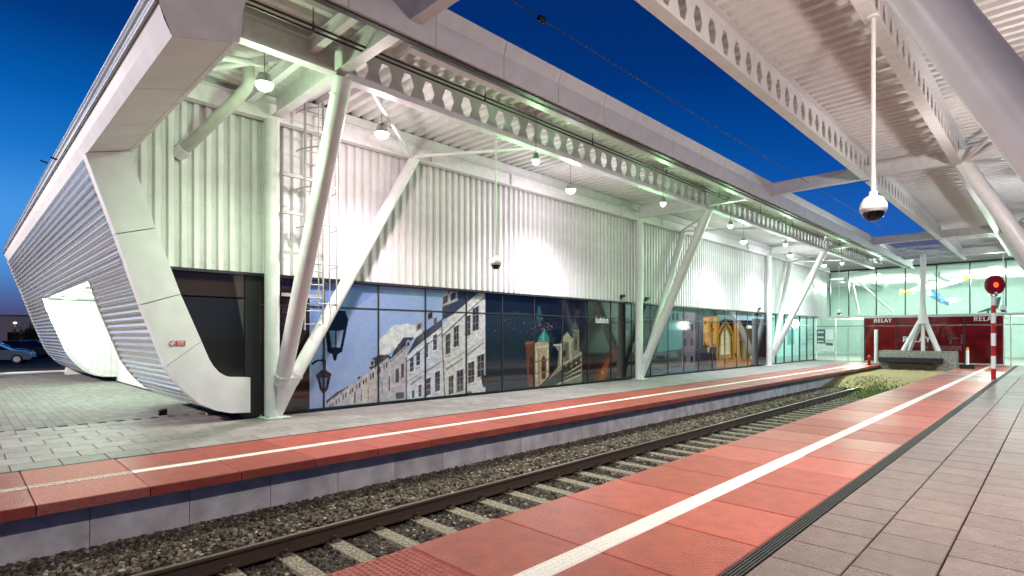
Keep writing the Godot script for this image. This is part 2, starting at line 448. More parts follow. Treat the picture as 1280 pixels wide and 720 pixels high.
	["a9abb4", [10.42, 1.89, 10.59, 1.94, 10.59, 1.92, 10.42, 1.88]],
	["f4f1ec", [10.37, 1.67, 10.63, 1.74, 10.63, 1.71, 10.37, 1.64]],
	["8f8a8a", [10.37, 1.64, 10.63, 1.71, 10.63, 1.69, 10.37, 1.62]],
	["f2efe9", [10.36, 2.3, 10.64, 2.4, 10.64, 2.35, 10.36, 2.27]],
	["a9abb4", [9.81, 0.41, 9.95, 0.44, 9.95, 0.43, 9.81, 0.4]],
	["a9abb4", [9.81, 0.23, 9.95, 0.26, 9.95, 0.24, 9.81, 0.21]],
	["f4f1ec", [9.76, 0.03, 9.99, 0.07, 9.99, 0.05, 9.76, 0]],
	["8f8a8a", [9.76, 0, 9.99, 0.05, 9.99, 0.03, 9.76, -0.01]],
	["f2efe9", [9.76, 0.61, 10, 0.67, 10, 0.63, 9.76, 0.57]],
	["a9abb4", [10.1, 0.53, 10.32, 0.56, 10.32, 0.55, 10.1, 0.51]],
	["a9abb4", [10.1, 0.31, 10.32, 0.34, 10.32, 0.33, 10.1, 0.29]],
	["f4f1ec", [10.05, 0.08, 10.36, 0.12, 10.36, 0.09, 10.05, 0.05]],
	["8f8a8a", [10.05, 0.05, 10.36, 0.09, 10.36, 0.08, 10.05, 0.03]],
	["f2efe9", [10.04, 0.75, 10.37, 0.83, 10.37, 0.79, 10.04, 0.72]],
	["a9abb4", [10.52, 0.75, 10.74, 0.78, 10.74, 0.77, 10.52, 0.73]],
	["a9abb4", [10.52, 0.54, 10.74, 0.57, 10.74, 0.55, 10.52, 0.52]],
	["f4f1ec", [10.48, 0.31, 10.79, 0.36, 10.79, 0.33, 10.48, 0.28]],
	["8f8a8a", [10.48, 0.28, 10.79, 0.33, 10.79, 0.31, 10.48, 0.26]],
	["f2efe9", [10.47, 0.97, 10.8, 1.05, 10.8, 1, 10.47, 0.93]],
	["a9abb4", [10.88, 0.93, 11.14, 0.98, 11.14, 0.96, 10.88, 0.92]],
	["a9abb4", [10.88, 0.71, 11.14, 0.75, 11.14, 0.73, 10.88, 0.69]],
	["f4f1ec", [10.84, 0.46, 11.19, 0.51, 11.19, 0.48, 10.84, 0.43]],
	["8f8a8a", [10.84, 0.43, 11.19, 0.48, 11.19, 0.47, 10.84, 0.41]],
	["f2efe9", [10.83, 1.17, 11.2, 1.25, 11.2, 1.21, 10.83, 1.13]],
	["a9abb4", [8.49, 1.03, 8.6, 1.06, 8.6, 1.04, 8.49, 1.01]],
	["a9abb4", [8.49, 0.89, 8.6, 0.92, 8.6, 0.9, 8.49, 0.87]],
	["f4f1ec", [8.45, 0.73, 8.64, 0.77, 8.64, 0.74, 8.45, 0.7]],
	["8f8a8a", [8.45, 0.7, 8.64, 0.74, 8.64, 0.73, 8.45, 0.68]],
	["f2efe9", [8.44, 1.19, 8.64, 1.24, 8.64, 1.21, 8.44, 1.16]],
	["a9abb4", [8.69, 1.19, 8.81, 1.21, 8.81, 1.2, 8.69, 1.17]],
	["a9abb4", [8.69, 1.05, 8.81, 1.08, 8.81, 1.06, 8.69, 1.03]],
	["f4f1ec", [8.66, 0.89, 8.85, 0.93, 8.85, 0.9, 8.66, 0.86]],
	["8f8a8a", [8.66, 0.86, 8.85, 0.9, 8.85, 0.89, 8.66, 0.84]],
	["f2efe9", [8.65, 1.34, 8.86, 1.4, 8.86, 1.36, 8.65, 1.31]],
	["a9abb4", [9, 1.39, 9.08, 1.42, 9.08, 1.41, 9, 1.38]],
	["a9abb4", [9, 1.25, 9.08, 1.28, 9.08, 1.26, 9, 1.23]],
	["f4f1ec", [8.96, 1.08, 9.12, 1.13, 9.12, 1.1, 8.96, 1.05]],
	["8f8a8a", [8.96, 1.05, 9.12, 1.1, 9.12, 1.08, 8.96, 1.04]],
	["f2efe9", [8.95, 1.55, 9.12, 1.61, 9.12, 1.58, 8.95, 1.52]],
	["a9abb4", [9.25, 1.61, 9.38, 1.64, 9.38, 1.63, 9.25, 1.59]],
	["a9abb4", [9.25, 1.46, 9.38, 1.49, 9.38, 1.47, 9.25, 1.44]],
	["f4f1ec", [9.2, 1.28, 9.42, 1.33, 9.42, 1.3, 9.2, 1.25]],
	["8f8a8a", [9.2, 1.25, 9.42, 1.3, 9.42, 1.29, 9.2, 1.24]],
	["f2efe9", [9.2, 1.78, 9.43, 1.85, 9.43, 1.81, 9.2, 1.75]],
	["a9abb4", [8.76, 0.3, 8.86, 0.32, 8.86, 0.3, 8.76, 0.28]],
	["a9abb4", [8.76, 0.18, 8.86, 0.2, 8.86, 0.19, 8.76, 0.17]],
	["f4f1ec", [8.72, 0.04, 8.9, 0.07, 8.9, 0.05, 8.72, 0.02]],
	["8f8a8a", [8.72, 0.02, 8.9, 0.05, 8.9, 0.03, 8.72, -0]],
	["f2efe9", [8.71, 0.44, 8.91, 0.48, 8.91, 0.44, 8.71, 0.41]],
	["a9abb4", [9.02, 0.41, 9.16, 0.44, 9.16, 0.42, 9.02, 0.39]],
	["a9abb4", [9.02, 0.24, 9.16, 0.27, 9.16, 0.25, 9.02, 0.22]],
	["f4f1ec", [8.98, 0.05, 9.2, 0.09, 9.2, 0.06, 8.98, 0.02]],
	["8f8a8a", [8.98, 0.02, 9.2, 0.06, 9.2, 0.05, 8.98, 0]],
	["f2efe9", [8.98, 0.59, 9.2, 0.66, 9.2, 0.62, 8.98, 0.56]],
	["a9abb4", [9.31, 0.55, 9.49, 0.59, 9.49, 0.57, 9.31, 0.54]],
	["a9abb4", [9.31, 0.35, 9.49, 0.39, 9.49, 0.37, 9.31, 0.34]],
	["f4f1ec", [9.27, 0.13, 9.53, 0.18, 9.53, 0.15, 9.27, 0.11]],
	["8f8a8a", [9.27, 0.11, 9.53, 0.15, 9.53, 0.14, 9.27, 0.09]],
	["f2efe9", [9.27, 0.76, 9.54, 0.83, 9.54, 0.79, 9.27, 0.73]],
	["7c7780", [9.54, 1.73, 10.98, 2.78, 11.2, 2.91, 11.2, 2.87, 10.98, 2.74, 9.56, 1.68]],
	["7c7780", [8.38, 1.06, 9.56, 1.83, 9.56, 1.79, 8.38, 1.02]],
	["7c7780", [7.91, 1.1, 8.39, 1.46, 8.39, 1.42, 7.91, 1.07]],
	["7c7780", [7.13, 0.63, 7.93, 1.11, 7.93, 1.08, 7.13, 0.6]],
	["b9b3ae", [9.56, 0.88, 11.18, 1.66, 11.18, 1.62, 9.56, 0.84]],
	["b9b3ae", [8.38, 0.52, 9.56, 1.05, 9.56, 1.02, 8.38, 0.49]],
	["6b5a58", [10.13, 3.09, 10.24, 3.13, 10.24, 2.95, 10.13, 2.9]],
	["6b5a58", [10.74, 3.13, 10.85, 3.17, 10.85, 2.98, 10.74, 2.93]],
	["6b5a58", [9.28, 2.2, 9.38, 2.24, 9.38, 2.06, 9.28, 2.01]],
	["6b5a58", [8.88, 1.83, 8.97, 1.86, 8.97, 1.69, 8.88, 1.64]],
	["6b5a58", [8.12, 1.51, 8.2, 1.54, 8.2, 1.37, 8.12, 1.33]],
	["6b5a58", [7.67, 1.22, 7.75, 1.25, 7.75, 1.09, 7.67, 1.05]],
	["d3c8c4", [6.18, 0.17, 6.33, 0.27, 6.33, 0.07, 6.18, 0.08]],
	["575260", [6.21, 0.1, 6.24, 0.12, 6.24, 0, 6.21, -0.01]],
	["575260", [6.27, 0.13, 6.3, 0.15, 6.3, 0.03, 6.27, 0.02]],
	["c9c4cc", [6.35, 0.27, 6.51, 0.38, 6.51, 0.07, 6.35, 0.07]],
	["575260", [6.38, 0.2, 6.41, 0.23, 6.41, 0.11, 6.38, 0.09]],
	["575260", [6.44, 0.24, 6.47, 0.26, 6.47, 0.14, 6.44, 0.12]],
	["c9c4cc", [6.53, 0.38, 6.68, 0.48, 6.68, 0.06, 6.53, 0.06]],
	["575260", [6.56, 0.31, 6.59, 0.33, 6.59, 0.21, 6.56, 0.2]],
	["575260", [6.62, 0.34, 6.65, 0.37, 6.65, 0.24, 6.62, 0.23]],
	["dcd2c8", [6.7, 0.49, 6.86, 0.59, 6.86, 0.05, 6.7, 0.06]],
	["575260", [6.74, 0.42, 6.77, 0.44, 6.77, 0.32, 6.74, 0.3]],
	["575260", [6.8, 0.45, 6.83, 0.47, 6.83, 0.35, 6.8, 0.34]],
	["c9c4cc", [6.89, 0.6, 7.05, 0.71, 7.05, 0.05, 6.89, 0.05]],
	["575260", [6.92, 0.53, 6.95, 0.55, 6.95, 0.43, 6.92, 0.41]],
	["575260", [6.98, 0.56, 7.02, 0.58, 7.02, 0.46, 6.98, 0.44]],
	["dcd2c8", [7.07, 0.71, 7.24, 0.82, 7.24, 0.04, 7.07, 0.04]],
	["575260", [7.1, 0.64, 7.14, 0.66, 7.14, 0.54, 7.1, 0.52]],
	["575260", [7.17, 0.67, 7.2, 0.7, 7.2, 0.57, 7.17, 0.56]],
	["d3c8c4", [7.26, 0.82, 7.43, 0.94, 7.43, 0.03, 7.26, 0.04]],
	["575260", [7.29, 0.75, 7.33, 0.78, 7.33, 0.65, 7.29, 0.63]],
	["575260", [7.36, 0.79, 7.4, 0.81, 7.4, 0.68, 7.36, 0.67]],
	["c9c4cc", [7.45, 0.94, 7.63, 1.06, 7.63, 0.03, 7.45, 0.03]],
	["575260", [7.49, 0.87, 7.52, 0.89, 7.52, 0.77, 7.49, 0.75]],
	["575260", [7.56, 0.91, 7.59, 0.93, 7.59, 0.8, 7.56, 0.78]],
	["c9c4cc", [7.65, 1.06, 7.83, 1.18, 7.83, 0.02, 7.65, 0.02]],
	["575260", [7.68, 0.99, 7.72, 1.01, 7.72, 0.88, 7.68, 0.86]],
	["575260", [7.75, 1.03, 7.79, 1.05, 7.79, 0.92, 7.75, 0.9]],
	["8a7f7d", [8.35, 1.14, 8.4, 1.17, 8.4, 0.03, 8.35, 0.04]],
	["8f8478", [9.52, 1.97, 9.57, 2, 9.68, 0.04, 9.63, 0.03]],
	["5d5f70", [11.18, 3.09, 11.34, 3.07, 11.47, 0.02, 11.22, 0.04]],
	["1c2836", [6.16, 1.93, 6.23, 2.17, 6.38, 2.34, 6.62, 2.32, 6.7, 2.11, 6.67, 1.94, 6.54, 1.34, 6.42, 1.28, 6.38, 1.13, 6.32, 1.15, 6.29, 1.29, 6.17, 1.35, 6.11, 1.86]],
	["7f9fca", [6.21, 1.85, 6.37, 1.85, 6.36, 1.45, 6.27, 1.45]],
	["9bb5da", [6.4, 1.85, 6.58, 1.86, 6.49, 1.44, 6.39, 1.45]],
	["1c2836", [5.88, 0.81, 6.01, 0.93, 6.13, 0.92, 6.27, 0.82, 6.22, 0.66, 6.17, 0.45, 6.07, 0.36, 5.98, 0.47, 5.93, 0.68]],
	["5d7596", [5.98, 0.74, 6.07, 0.74, 6.07, 0.51, 6.02, 0.51]],
	["6b83a5", [6.09, 0.74, 6.17, 0.74, 6.13, 0.5, 6.09, 0.51]],
	["1c2836", [5.77, 1.1, 5.93, 1.18, 6.1, 1.17, 6.1, 1.13, 5.94, 1.14, 5.79, 1.05]],
	["1c2836", [6.07, 1.16, 6.12, 1.16, 6.12, 0.9, 6.07, 0.9]],
	["2b3038", [11.02, 0.5, 11.14, 0.55, 11.29, 0.51, 11.26, 0.27, 11.14, 0.16, 11.06, 0.29]],
	["18212a", [11.2, 3.15, 19.2, 3.64, 19.2, -0.71, 11.2, -0.08]],
	["27353c", [11.2, 2.44, 13.06, 2.49, 14.47, 1.64, 13.65, -0.14, 11.2, -0.02]],
	["231f26", [14.79, 3.03, 18.62, 3.21, 18.62, -0.19, 15.91, -0.09]],
	["6b4433", [12.95, 1.48, 13.37, 1.52, 13.41, 0.01, 13.06, 0.03]],
	["8d5c40", [12.91, 1.52, 13.39, 1.56, 13.39, 1.47, 12.93, 1.43]],
	["b6a184", [13.37, 1.47, 13.65, 1.54, 14.09, 1.51, 14.11, 0.36, 13.65, 0.07, 13.4, 0.01]],
	["d0c0a4", [13.37, 1.37, 14.09, 1.43, 14.09, 1.35, 13.37, 1.28]],
	["94805f", [13.55, 1.32, 13.61, 1.33, 13.63, 0.09, 13.57, 0.06]],
	["3f8274", [13.51, 1.52, 13.61, 1.7, 13.77, 1.85, 13.89, 1.97, 13.97, 1.81, 14.11, 1.67, 14.15, 1.52]],
	["69ab97", [13.7, 1.55, 13.75, 1.77, 13.87, 1.87, 13.87, 1.55]],
	["4c382c", [13.71, 0.92, 13.83, 1.08, 13.95, 0.91, 13.93, 0.29, 13.73, 0.27]],
	["4a2c20", [13.14, 0.93, 13.24, 1.06, 13.33, 0.93, 13.33, 0.39, 13.16, 0.39]],
	["8e8a74", [14.34, 1.43, 14.74, 1.45, 14.77, 1.64, 15.07, 1.87, 15.41, 1.61, 15.38, 1.96, 15.75, 1.96, 15.75, 1.17, 15.91, 1.12, 15.91, -0.02, 13.65, -0.01, 14.15, 0.33, 14.55, 0.67, 14.61, 1.16]],
	["b0aa92", [14.77, 1.61, 15.07, 1.83, 15.38, 1.58, 15.38, 1.5, 14.77, 1.52]],
	["c3bda4", [14.7, 1.42, 14.79, 1.44, 14.77, 0.68, 14.66, 0.61]],
	["c3bda4", [15.2, 1.54, 15.29, 1.55, 15.32, 0.94, 15.2, 0.9]],
	["6e6a58", [14.9, 1.43, 15.12, 1.49, 15.14, 0.87, 14.9, 0.77]],
	["5f5c50", [15.45, 1.85, 15.66, 1.87, 15.66, 1.21, 15.45, 1.2]],
	["4b4a42", [13.77, 0.12, 15.86, 1.01, 15.89, 0.92, 13.95, 0.05]],
	["c9c2a8", [13.95, 0.05, 15.89, 0.92, 15.89, 0.88, 14.03, 0.03]],
	["4b4a42", [13.77, 0.08, 15.86, 0.82, 15.89, 0.73, 13.95, 0.02]],
	["c9c2a8", [13.95, 0.02, 15.89, 0.73, 15.89, 0.69, 14.03, -0]],
	["4b4a42", [13.77, 0.05, 15.86, 0.63, 15.89, 0.54, 13.95, -0.02]],
	["c9c2a8", [13.95, -0.02, 15.89, 0.54, 15.89, 0.5, 14.03, -0.04]],
	["4b4a42", [13.77, 0.01, 15.86, 0.45, 15.89, 0.36, 13.95, -0.05]],
	["c9c2a8", [13.95, -0.05, 15.89, 0.36, 15.89, 0.31, 14.03, -0.07]],
	["2f5a58", [15.25, 1.92, 15.43, 2.12, 15.5, 2.46, 15.59, 2.12, 15.76, 1.94]],
	["2c5650", [13.45, 2.31, 13.55, 2.7, 13.65, 2.71, 13.77, 2.28, 13.65, 2.11]],
	["51241a", [15.86, -0.02, 16.52, 0.24, 17.01, 0.59, 17.53, 1.02, 17.96, 1.38, 18.2, 1.3, 18.01, 0.86, 17.69, 0.56, 17.53, -0.03]],
	["7c3517", [16.52, 0.05, 16.99, 0.44, 17.5, 0.87, 18.01, 1.28, 18.12, 1.16, 17.64, 0.68, 17.4, 0]],
	["a9521f", [16.89, 0.03, 17.09, 0.43, 17.53, 0.87, 17.61, 0.75, 17.32, 0.04]],
	["d8924a", [17.07, 0.36, 17.17, 0.41, 17.27, 0.33, 17.19, 0.23]],
	["3a382f", [14.81, 0.4, 14.81, 0.63, 14.9, 0.71, 14.98, 0.65, 14.98, 0.43]],
	["3a382f", [15.07, 0.47, 15.07, 0.73, 15.16, 0.8, 15.25, 0.75, 15.25, 0.51]],
	["3a382f", [15.36, 0.57, 15.36, 0.82, 15.45, 0.9, 15.54, 0.84, 15.54, 0.6]],
	["3a382f", [15.64, 0.65, 15.64, 0.92, 15.72, 1, 15.8, 0.94, 15.8, 0.68]],
	["3a382f", [14.84, 0.98, 14.84, 1.15, 14.92, 1.23, 14.99, 1.18, 14.99, 1.02]],
	["3a382f", [15.51, 1.43, 15.51, 1.6, 15.57, 1.68, 15.62, 1.63, 15.62, 1.47]],
	["d8c9ac", [13.45, 1.22, 13.51, 1.23, 13.51, 0.36, 13.45, 0.33]],
	["d8c9ac", [14, 1.24, 14.06, 1.25, 14.06, 0.37, 14, 0.34]],
	["857154", [13.38, 0.89, 14.09, 0.94, 14.09, 0.9, 13.38, 0.84]],
	["857154", [13.38, 0.49, 14.09, 0.54, 14.09, 0.5, 13.38, 0.45]],
	["cfc7ad", [14.34, 1.43, 14.74, 1.45, 14.74, 1.39, 14.34, 1.37]],
	["b8b097", [14.59, 0.68, 15.91, 1.13, 15.91, 1.08, 14.59, 0.61]],
	["25323a", [17.67, 2.55, 18.06, 2.6, 17.77, 2.46, 17.67, 2.48]],
	["2c3a40", [12.17, 1.92, 12.41, 1.95, 12.32, 1.87, 12.17, 1.86]],
	["25323a", [12.65, 0.25, 12.73, 0.28, 12.88, 0.16, 12.65, 0.19]],
	["25323a", [14.81, 2.36, 15.09, 2.39, 15.08, 2.28, 14.81, 2.29]],
	["30292b", [12.08, 2.25, 12.14, 2.26, 12.32, 2.18, 12.08, 2.19]],
	["25323a", [17.99, 0.34, 18.2, 0.37, 18.35, 0.26, 17.99, 0.26]],
	["25323a", [11.88, 1.82, 12.04, 1.83, 12.12, 1.74, 11.88, 1.75]],
	["25323a", [11.83, 2.3, 12.07, 2.32, 11.9, 2.24, 11.83, 2.24]],
	["2c3a40", [13.34, 2.28, 13.57, 2.28, 13.47, 2.22, 13.34, 2.21]],
	["2c3a40", [14.38, 2.1, 14.57, 2.12, 14.51, 2.06, 14.38, 2.03]],
	["2c3a40", [12.47, 2.47, 12.66, 2.49, 12.72, 2.42, 12.47, 2.41]],
	["3a2d28", [17.57, -0.3, 17.85, -0.3, 17.7, -0.4, 17.57, -0.37]],
	["2c3a40", [13.57, 2.39, 13.77, 2.42, 13.77, 2.35, 13.57, 2.33]],
	["2c3a40", [17.81, -0.24, 17.92, -0.22, 18.19, -0.32, 17.81, -0.32]],
	["2c3a40", [15.19, 1.87, 15.47, 1.9, 15.51, 1.83, 15.19, 1.8]],
	["2c3a40", [17.8, 1.66, 17.94, 1.69, 18.17, 1.61, 17.8, 1.59]],
	["3a2d28", [16.56, 1.78, 16.9, 1.79, 16.78, 1.73, 16.56, 1.7]],
	["3a2d28", [13.6, 2.05, 13.88, 2.06, 13.76, 1.97, 13.6, 1.98]],
	["25323a", [12.49, 1.9, 12.63, 1.92, 12.55, 1.85, 12.49, 1.84]],
	["25323a", [14.19, 1.97, 14.4, 1.98, 14.27, 1.93, 14.19, 1.9]],
	["2c3a40", [12.71, 1.74, 12.8, 1.75, 12.83, 1.65, 12.71, 1.68]],
	["25323a", [12.37, 1.91, 12.43, 1.92, 12.59, 1.88, 12.37, 1.85]],
	["25323a", [17.9, 0.28, 18.18, 0.3, 18.03, 0.23, 17.9, 0.2]],
	["30292b", [11.91, 0.79, 12.06, 0.79, 12.14, 0.72, 11.91, 0.73]],
	["25323a", [11.83, 0.09, 11.99, 0.1, 11.95, 0.03, 11.83, 0.03]],
	["25323a", [12.41, -0.03, 12.65, -0.05, 12.67, -0.09, 12.41, -0.1]],
	["30292b", [12.33, 1.8, 12.43, 1.8, 12.58, 1.74, 12.33, 1.73]],
	["3a2d28", [17.36, -0.15, 17.54, -0.15, 17.6, -0.21, 17.36, -0.22]],
	["3a2d28", [14.3, 2.21, 14.51, 2.22, 14.52, 2.17, 14.3, 2.14]],
	["3a2d28", [17.13, 2.31, 17.4, 2.33, 17.47, 2.22, 17.13, 2.24]],
	["2c3a40", [17.42, 1.97, 17.69, 2, 17.81, 1.92, 17.42, 1.9]],
	["30292b", [11.91, 2.06, 11.97, 2.08, 12.03, 2, 11.91, 1.99]],
	["2c3a40", [12.22, 0.36, 12.29, 0.37, 12.34, 0.27, 12.22, 0.3]],
	["30292b", [17.4, 2.61, 17.55, 2.63, 17.71, 2.56, 17.4, 2.53]],
	["3a2d28", [18.19, 2, 18.28, 2.02, 18.6, 1.92, 18.19, 1.93]],
	["30292b", [17.17, -0.1, 17.47, -0.09, 17.3, -0.14, 17.17, -0.17]],
	["3a2d28", [17.37, 2.35, 17.75, 2.4, 17.58, 2.26, 17.37, 2.27]],
	["3a2d28", [12.64, 0.69, 12.75, 0.69, 12.9, 0.64, 12.64, 0.62]],
	["30292b", [16.34, -0.32, 16.59, -0.31, 16.68, -0.4, 16.34, -0.4]],
	["25323a", [12.68, 1.85, 12.73, 1.87, 12.78, 1.81, 12.68, 1.78]],
	["30292b", [13.28, 2, 13.55, 2.01, 13.53, 1.97, 13.28, 1.94]],
	["30292b", [16.03, -0.1, 16.3, -0.1, 16.27, -0.19, 16.03, -0.17]],
	["30292b", [16.16, 1.79, 16.29, 1.8, 16.51, 1.69, 16.16, 1.71]],
	["25323a", [15.77, 2.52, 16.04, 2.55, 16.08, 2.49, 15.77, 2.45]],
	["3a2d28", [12.58, 0.37, 12.75, 0.37, 12.8, 0.28, 12.58, 0.3]],
	["30292b", [16.34, 0.47, 16.5, 0.48, 16.67, 0.35, 16.34, 0.39]],
	["30292b", [12.08, -0.02, 12.34, -0.03, 12.14, -0.06, 12.08, -0.09]],
	["3a2d28", [16.87, 1.7, 17.23, 1.74, 17.19, 1.6, 16.87, 1.62]],
	["25323a", [12.37, 1.97, 12.5, 1.98, 12.45, 1.94, 12.37, 1.9]],
	["2c3a40", [16.53, 2.19, 16.71, 2.22, 16.62, 2.16, 16.53, 2.12]],
	["20262c", [18.62, 3.05, 20.58, 2.97, 20.58, -0.31, 18.62, -0.27]],
	["394a58", [20.5, 2.96, 24.72, 2.98, 24.72, -0.19, 20.5, -0.18]],
	["5f8f94", [21.74, 2.84, 23.32, 2.84, 23.32, 1.11, 21.15, 1.02]],
	["7fb0b0", [22, 2.28, 23.26, 2.23, 23.17, 1.96, 22, 1.97]],
	["7b6a78", [23.32, 2.84, 24.64, 2.82, 24.64, 0.19, 23.32, 0.34]],
	["8a7987", [23.32, 2.84, 24.64, 2.82, 24.64, 2.72, 23.32, 2.73]],
	["2b2a38", [23.5, 2.23, 23.75, 2.28, 23.75, 1.97, 23.5, 1.94]],
	["2b2a38", [24.16, 2.24, 24.42, 2.29, 24.42, 1.97, 24.16, 1.95]],
	["2b2a38", [23.5, 1.54, 23.75, 1.58, 23.75, 1.27, 23.5, 1.25]],
	["2b2a38", [24.16, 1.54, 24.42, 1.58, 24.42, 1.27, 24.16, 1.25]],
	["2b2a38", [23.5, 0.75, 23.75, 0.78, 23.75, 0.47, 23.5, 0.46]],
	["2b2a38", [24.16, 0.73, 24.42, 0.76, 24.42, 0.45, 24.16, 0.43]],
	["22303c", [22, 2.67, 22.21, 2.72, 22.21, 2.41, 22, 2.38]],
	["22303c", [22.44, 2.69, 22.65, 2.73, 22.65, 2.42, 22.44, 2.39]],
	["22303c", [22.83, 2.7, 23.05, 2.74, 23.05, 2.43, 22.83, 2.4]],
	["22303c", [22, 1.01, 22.21, 1.04, 22.21, 0.73, 22, 0.71]],
	["22303c", [22.44, 1, 22.65, 1.03, 22.65, 0.72, 22.44, 0.7]],
	["22303c", [22.83, 0.99, 23.05, 1.03, 23.05, 0.71, 22.83, 0.69]],
	["60697f", [20.74, 0.19, 24.72, 0.36, 26.2, 0.12, 26.2, 0.02, 20.74, -0.2]],
	["97a0ad", [20.74, 0.06, 21.57, 0.1, 21.74, 0.03, 20.74, -0.07]],
	["3e3f49", [24.64, 2.82, 25.55, 2.65, 25.55, 0.05, 24.64, 0.09]],
	["33343d", [25.24, 1.24, 27.1, 1.09, 27.1, -0.02, 25.24, 0.07]],
	["b9762f", [25.45, 2.62, 27.33, 2.73, 27.1, 0.09, 27.06, 1.1, 25.45, 1.27]],
	["cd9448", [25.55, 2.55, 26.09, 2.59, 26.09, 1.9, 25.55, 1.85]],
	["d19a50", [26.42, 2.59, 26.99, 2.63, 26.92, 1.3, 26.42, 1.3]],
	["6f8f93", [27.1, 2.76, 28.91, 2.81, 29.16, 2.49, 27.92, 2.57, 27.1, 2.41]],
	["9cc0cf", [28.91, 2.84, 33.23, 2.84, 33.23, 2.57, 29.29, 2.55]],
	["a8803e", [26.92, 0.8, 27.1, 1.85, 27.47, 2.26, 28, 2.52, 28.63, 2.22, 28.98, 1.8, 29.09, 0.11, 26.99, 0.04]],
	["5d4522", [27.1, 0.77, 27.26, 1.82, 28, 2.4, 28.78, 1.78, 28.88, 0.14, 27.1, 0.11]],
	["b08b4a", [27.22, 0.77, 27.38, 1.78, 28, 2.3, 28.63, 1.74, 28.73, 0.54, 27.22, 0.49]],
	["e9d9b4", [27.38, 0.76, 27.5, 1.7, 27.73, 1.96, 27.85, 0.72]],
	["e2cfa6", [27.97, 0.73, 28, 2.06, 28.24, 1.93, 28.46, 1.65, 28.53, 0.74]],
	["b06a24", [26.99, 0.54, 31.45, 0.46, 31.45, 0.01, 27.06, 0.01]],
	["c98b3c", [28.93, 2.49, 29.6, 2.45, 29.92, 0.4, 29.09, 0.37]],
	["e0b060", [29.19, 2.36, 29.44, 2.34, 29.65, 0.62, 29.29, 0.63]],
	["5e5238", [29.86, 2.32, 31.45, 2.03, 31.45, 0.35, 29.92, 0.4]],
	["7c6434", [30.07, 1.05, 30.67, 1.12, 31.22, 0.89, 31.11, 0.36, 30.13, 0.39]],
	["2f3236", [31.45, 2.68, 34.01, 2.67, 34.01, -0.15, 31.45, -0.04]],
	["45484c", [31.91, 2.6, 32.38, 2.59, 32.38, -0.02, 31.91, -0.03]],
	["8a5a24", [26.39, 1.04, 26.52, 1.05, 26.59, 0.75, 26.39, 0.84]],
	["d8a55a", [25.67, 1.57, 25.86, 1.59, 25.78, 1.3, 25.67, 1.38]],
	["6b4a22", [26.78, 0.88, 26.9, 0.9, 26.94, 0.58, 26.78, 0.68]],
	["6b4a22", [31.02, 1.99, 31.35, 2.02, 31.14, 1.83, 31.02, 1.77]],
	["d8a55a", [25.93, 1.15, 26.19, 1.17, 26.05, 0.84, 25.93, 0.95]],
	["8a5a24", [30.26, 0.48, 30.52, 0.49, 30.38, 0.09, 30.26, 0.26]],
	["8a5a24", [26.33, 2.15, 26.47, 2.17, 26.58, 1.97, 26.33, 1.95]],
	["8a5a24", [29.14, 0.78, 29.43, 0.8, 29.3, 0.54, 29.14, 0.57]],
	["6b4a22", [25.57, 1.37, 25.66, 1.39, 25.73, 1.25, 25.57, 1.18]],
	["d8a55a", [31.15, 0.59, 31.42, 0.61, 31.43, 0.45, 31.15, 0.37]],
	["6b4a22", [26.03, 0.57, 26.21, 0.59, 26.21, 0.45, 26.03, 0.38]],
	["8a5a24", [26.43, 2.1, 26.65, 2.12, 26.53, 1.87, 26.43, 1.9]],
	["6b4a22", [26.26, 2.31, 26.44, 2.33, 26.46, 2.17, 26.26, 2.11]],
	["6b4a22", [25.58, 2.43, 25.76, 2.45, 25.74, 2.25, 25.58, 2.24]],
]

# ---------------------------------------------------------------- shapes
func mb() -> SurfaceTool:
	var st := SurfaceTool.new()
	st.begin(Mesh.PRIMITIVE_TRIANGLES)
	st.set_smooth_group(-1)
	return st

func tri(st: SurfaceTool, a: Vector3, b: Vector3, c: Vector3, inside: Vector3):
	var n := (c - a).cross(b - a)
	if n.dot((a + b + c) / 3.0 - inside) < 0.0:
		var t := b
		b = c
		c = t
	st.add_vertex(a)
	st.add_vertex(b)
	st.add_vertex(c)

func quad(st: SurfaceTool, a: Vector3, b: Vector3, c: Vector3, d: Vector3, inside: Vector3):
	tri(st, a, b, c, inside)
	tri(st, a, c, d, inside)

func hull8(st: SurfaceTool, p: Array):
	# p: four points round the bottom, four above them
	var ce := Vector3.ZERO
	for q in p:
		ce += q / 8.0
	quad(st, p[0], p[1], p[2], p[3], ce)
	quad(st, p[4], p[5], p[6], p[7], ce)
	for i in 4:
		var j := (i + 1) % 4
		quad(st, p[i], p[j], p[4 + j], p[4 + i], ce)

# box between two l / y / d corners
func bx(st: SurfaceTool, l0: float, l1: float, y0: float, y1: float, d0: float, d1: float):
	hull8(st, [v(l0, y0, d0), v(l1, y0, d0), v(l1, y0, d1), v(l0, y0, d1), v(l0, y1, d0), v(l1, y1, d0), v(l1, y1, d1), v(l0, y1, d1)])

# a closed section carried from one end to the other, capped
func sweep(st: SurfaceTool, a: Array, b: Array, cap := true, smooth := false):
	var n := a.size()
	var ca := Vector3.ZERO
	var cb := Vector3.ZERO
	for i in n:
		ca += a[i] / n
		cb += b[i] / n
	var ax := (cb - ca).normalized()
	st.set_smooth_group(1 if smooth else -1)
	for i in n:
		var j := (i + 1) % n
		var mid: Vector3 = (a[i] + a[j]) / 2.0
		quad(st, a[i], a[j], b[j], b[i], ca + (mid - ca) * 0.0 if smooth else mid - outward(a, i, j, ca, ax))
	st.set_smooth_group(-1)
	if cap:
		for i in range(1, n - 1):
			tri(st, a[0], a[i], a[i + 1], ca + ax)
			tri(st, b[0], b[i], b[i + 1], cb - ax)

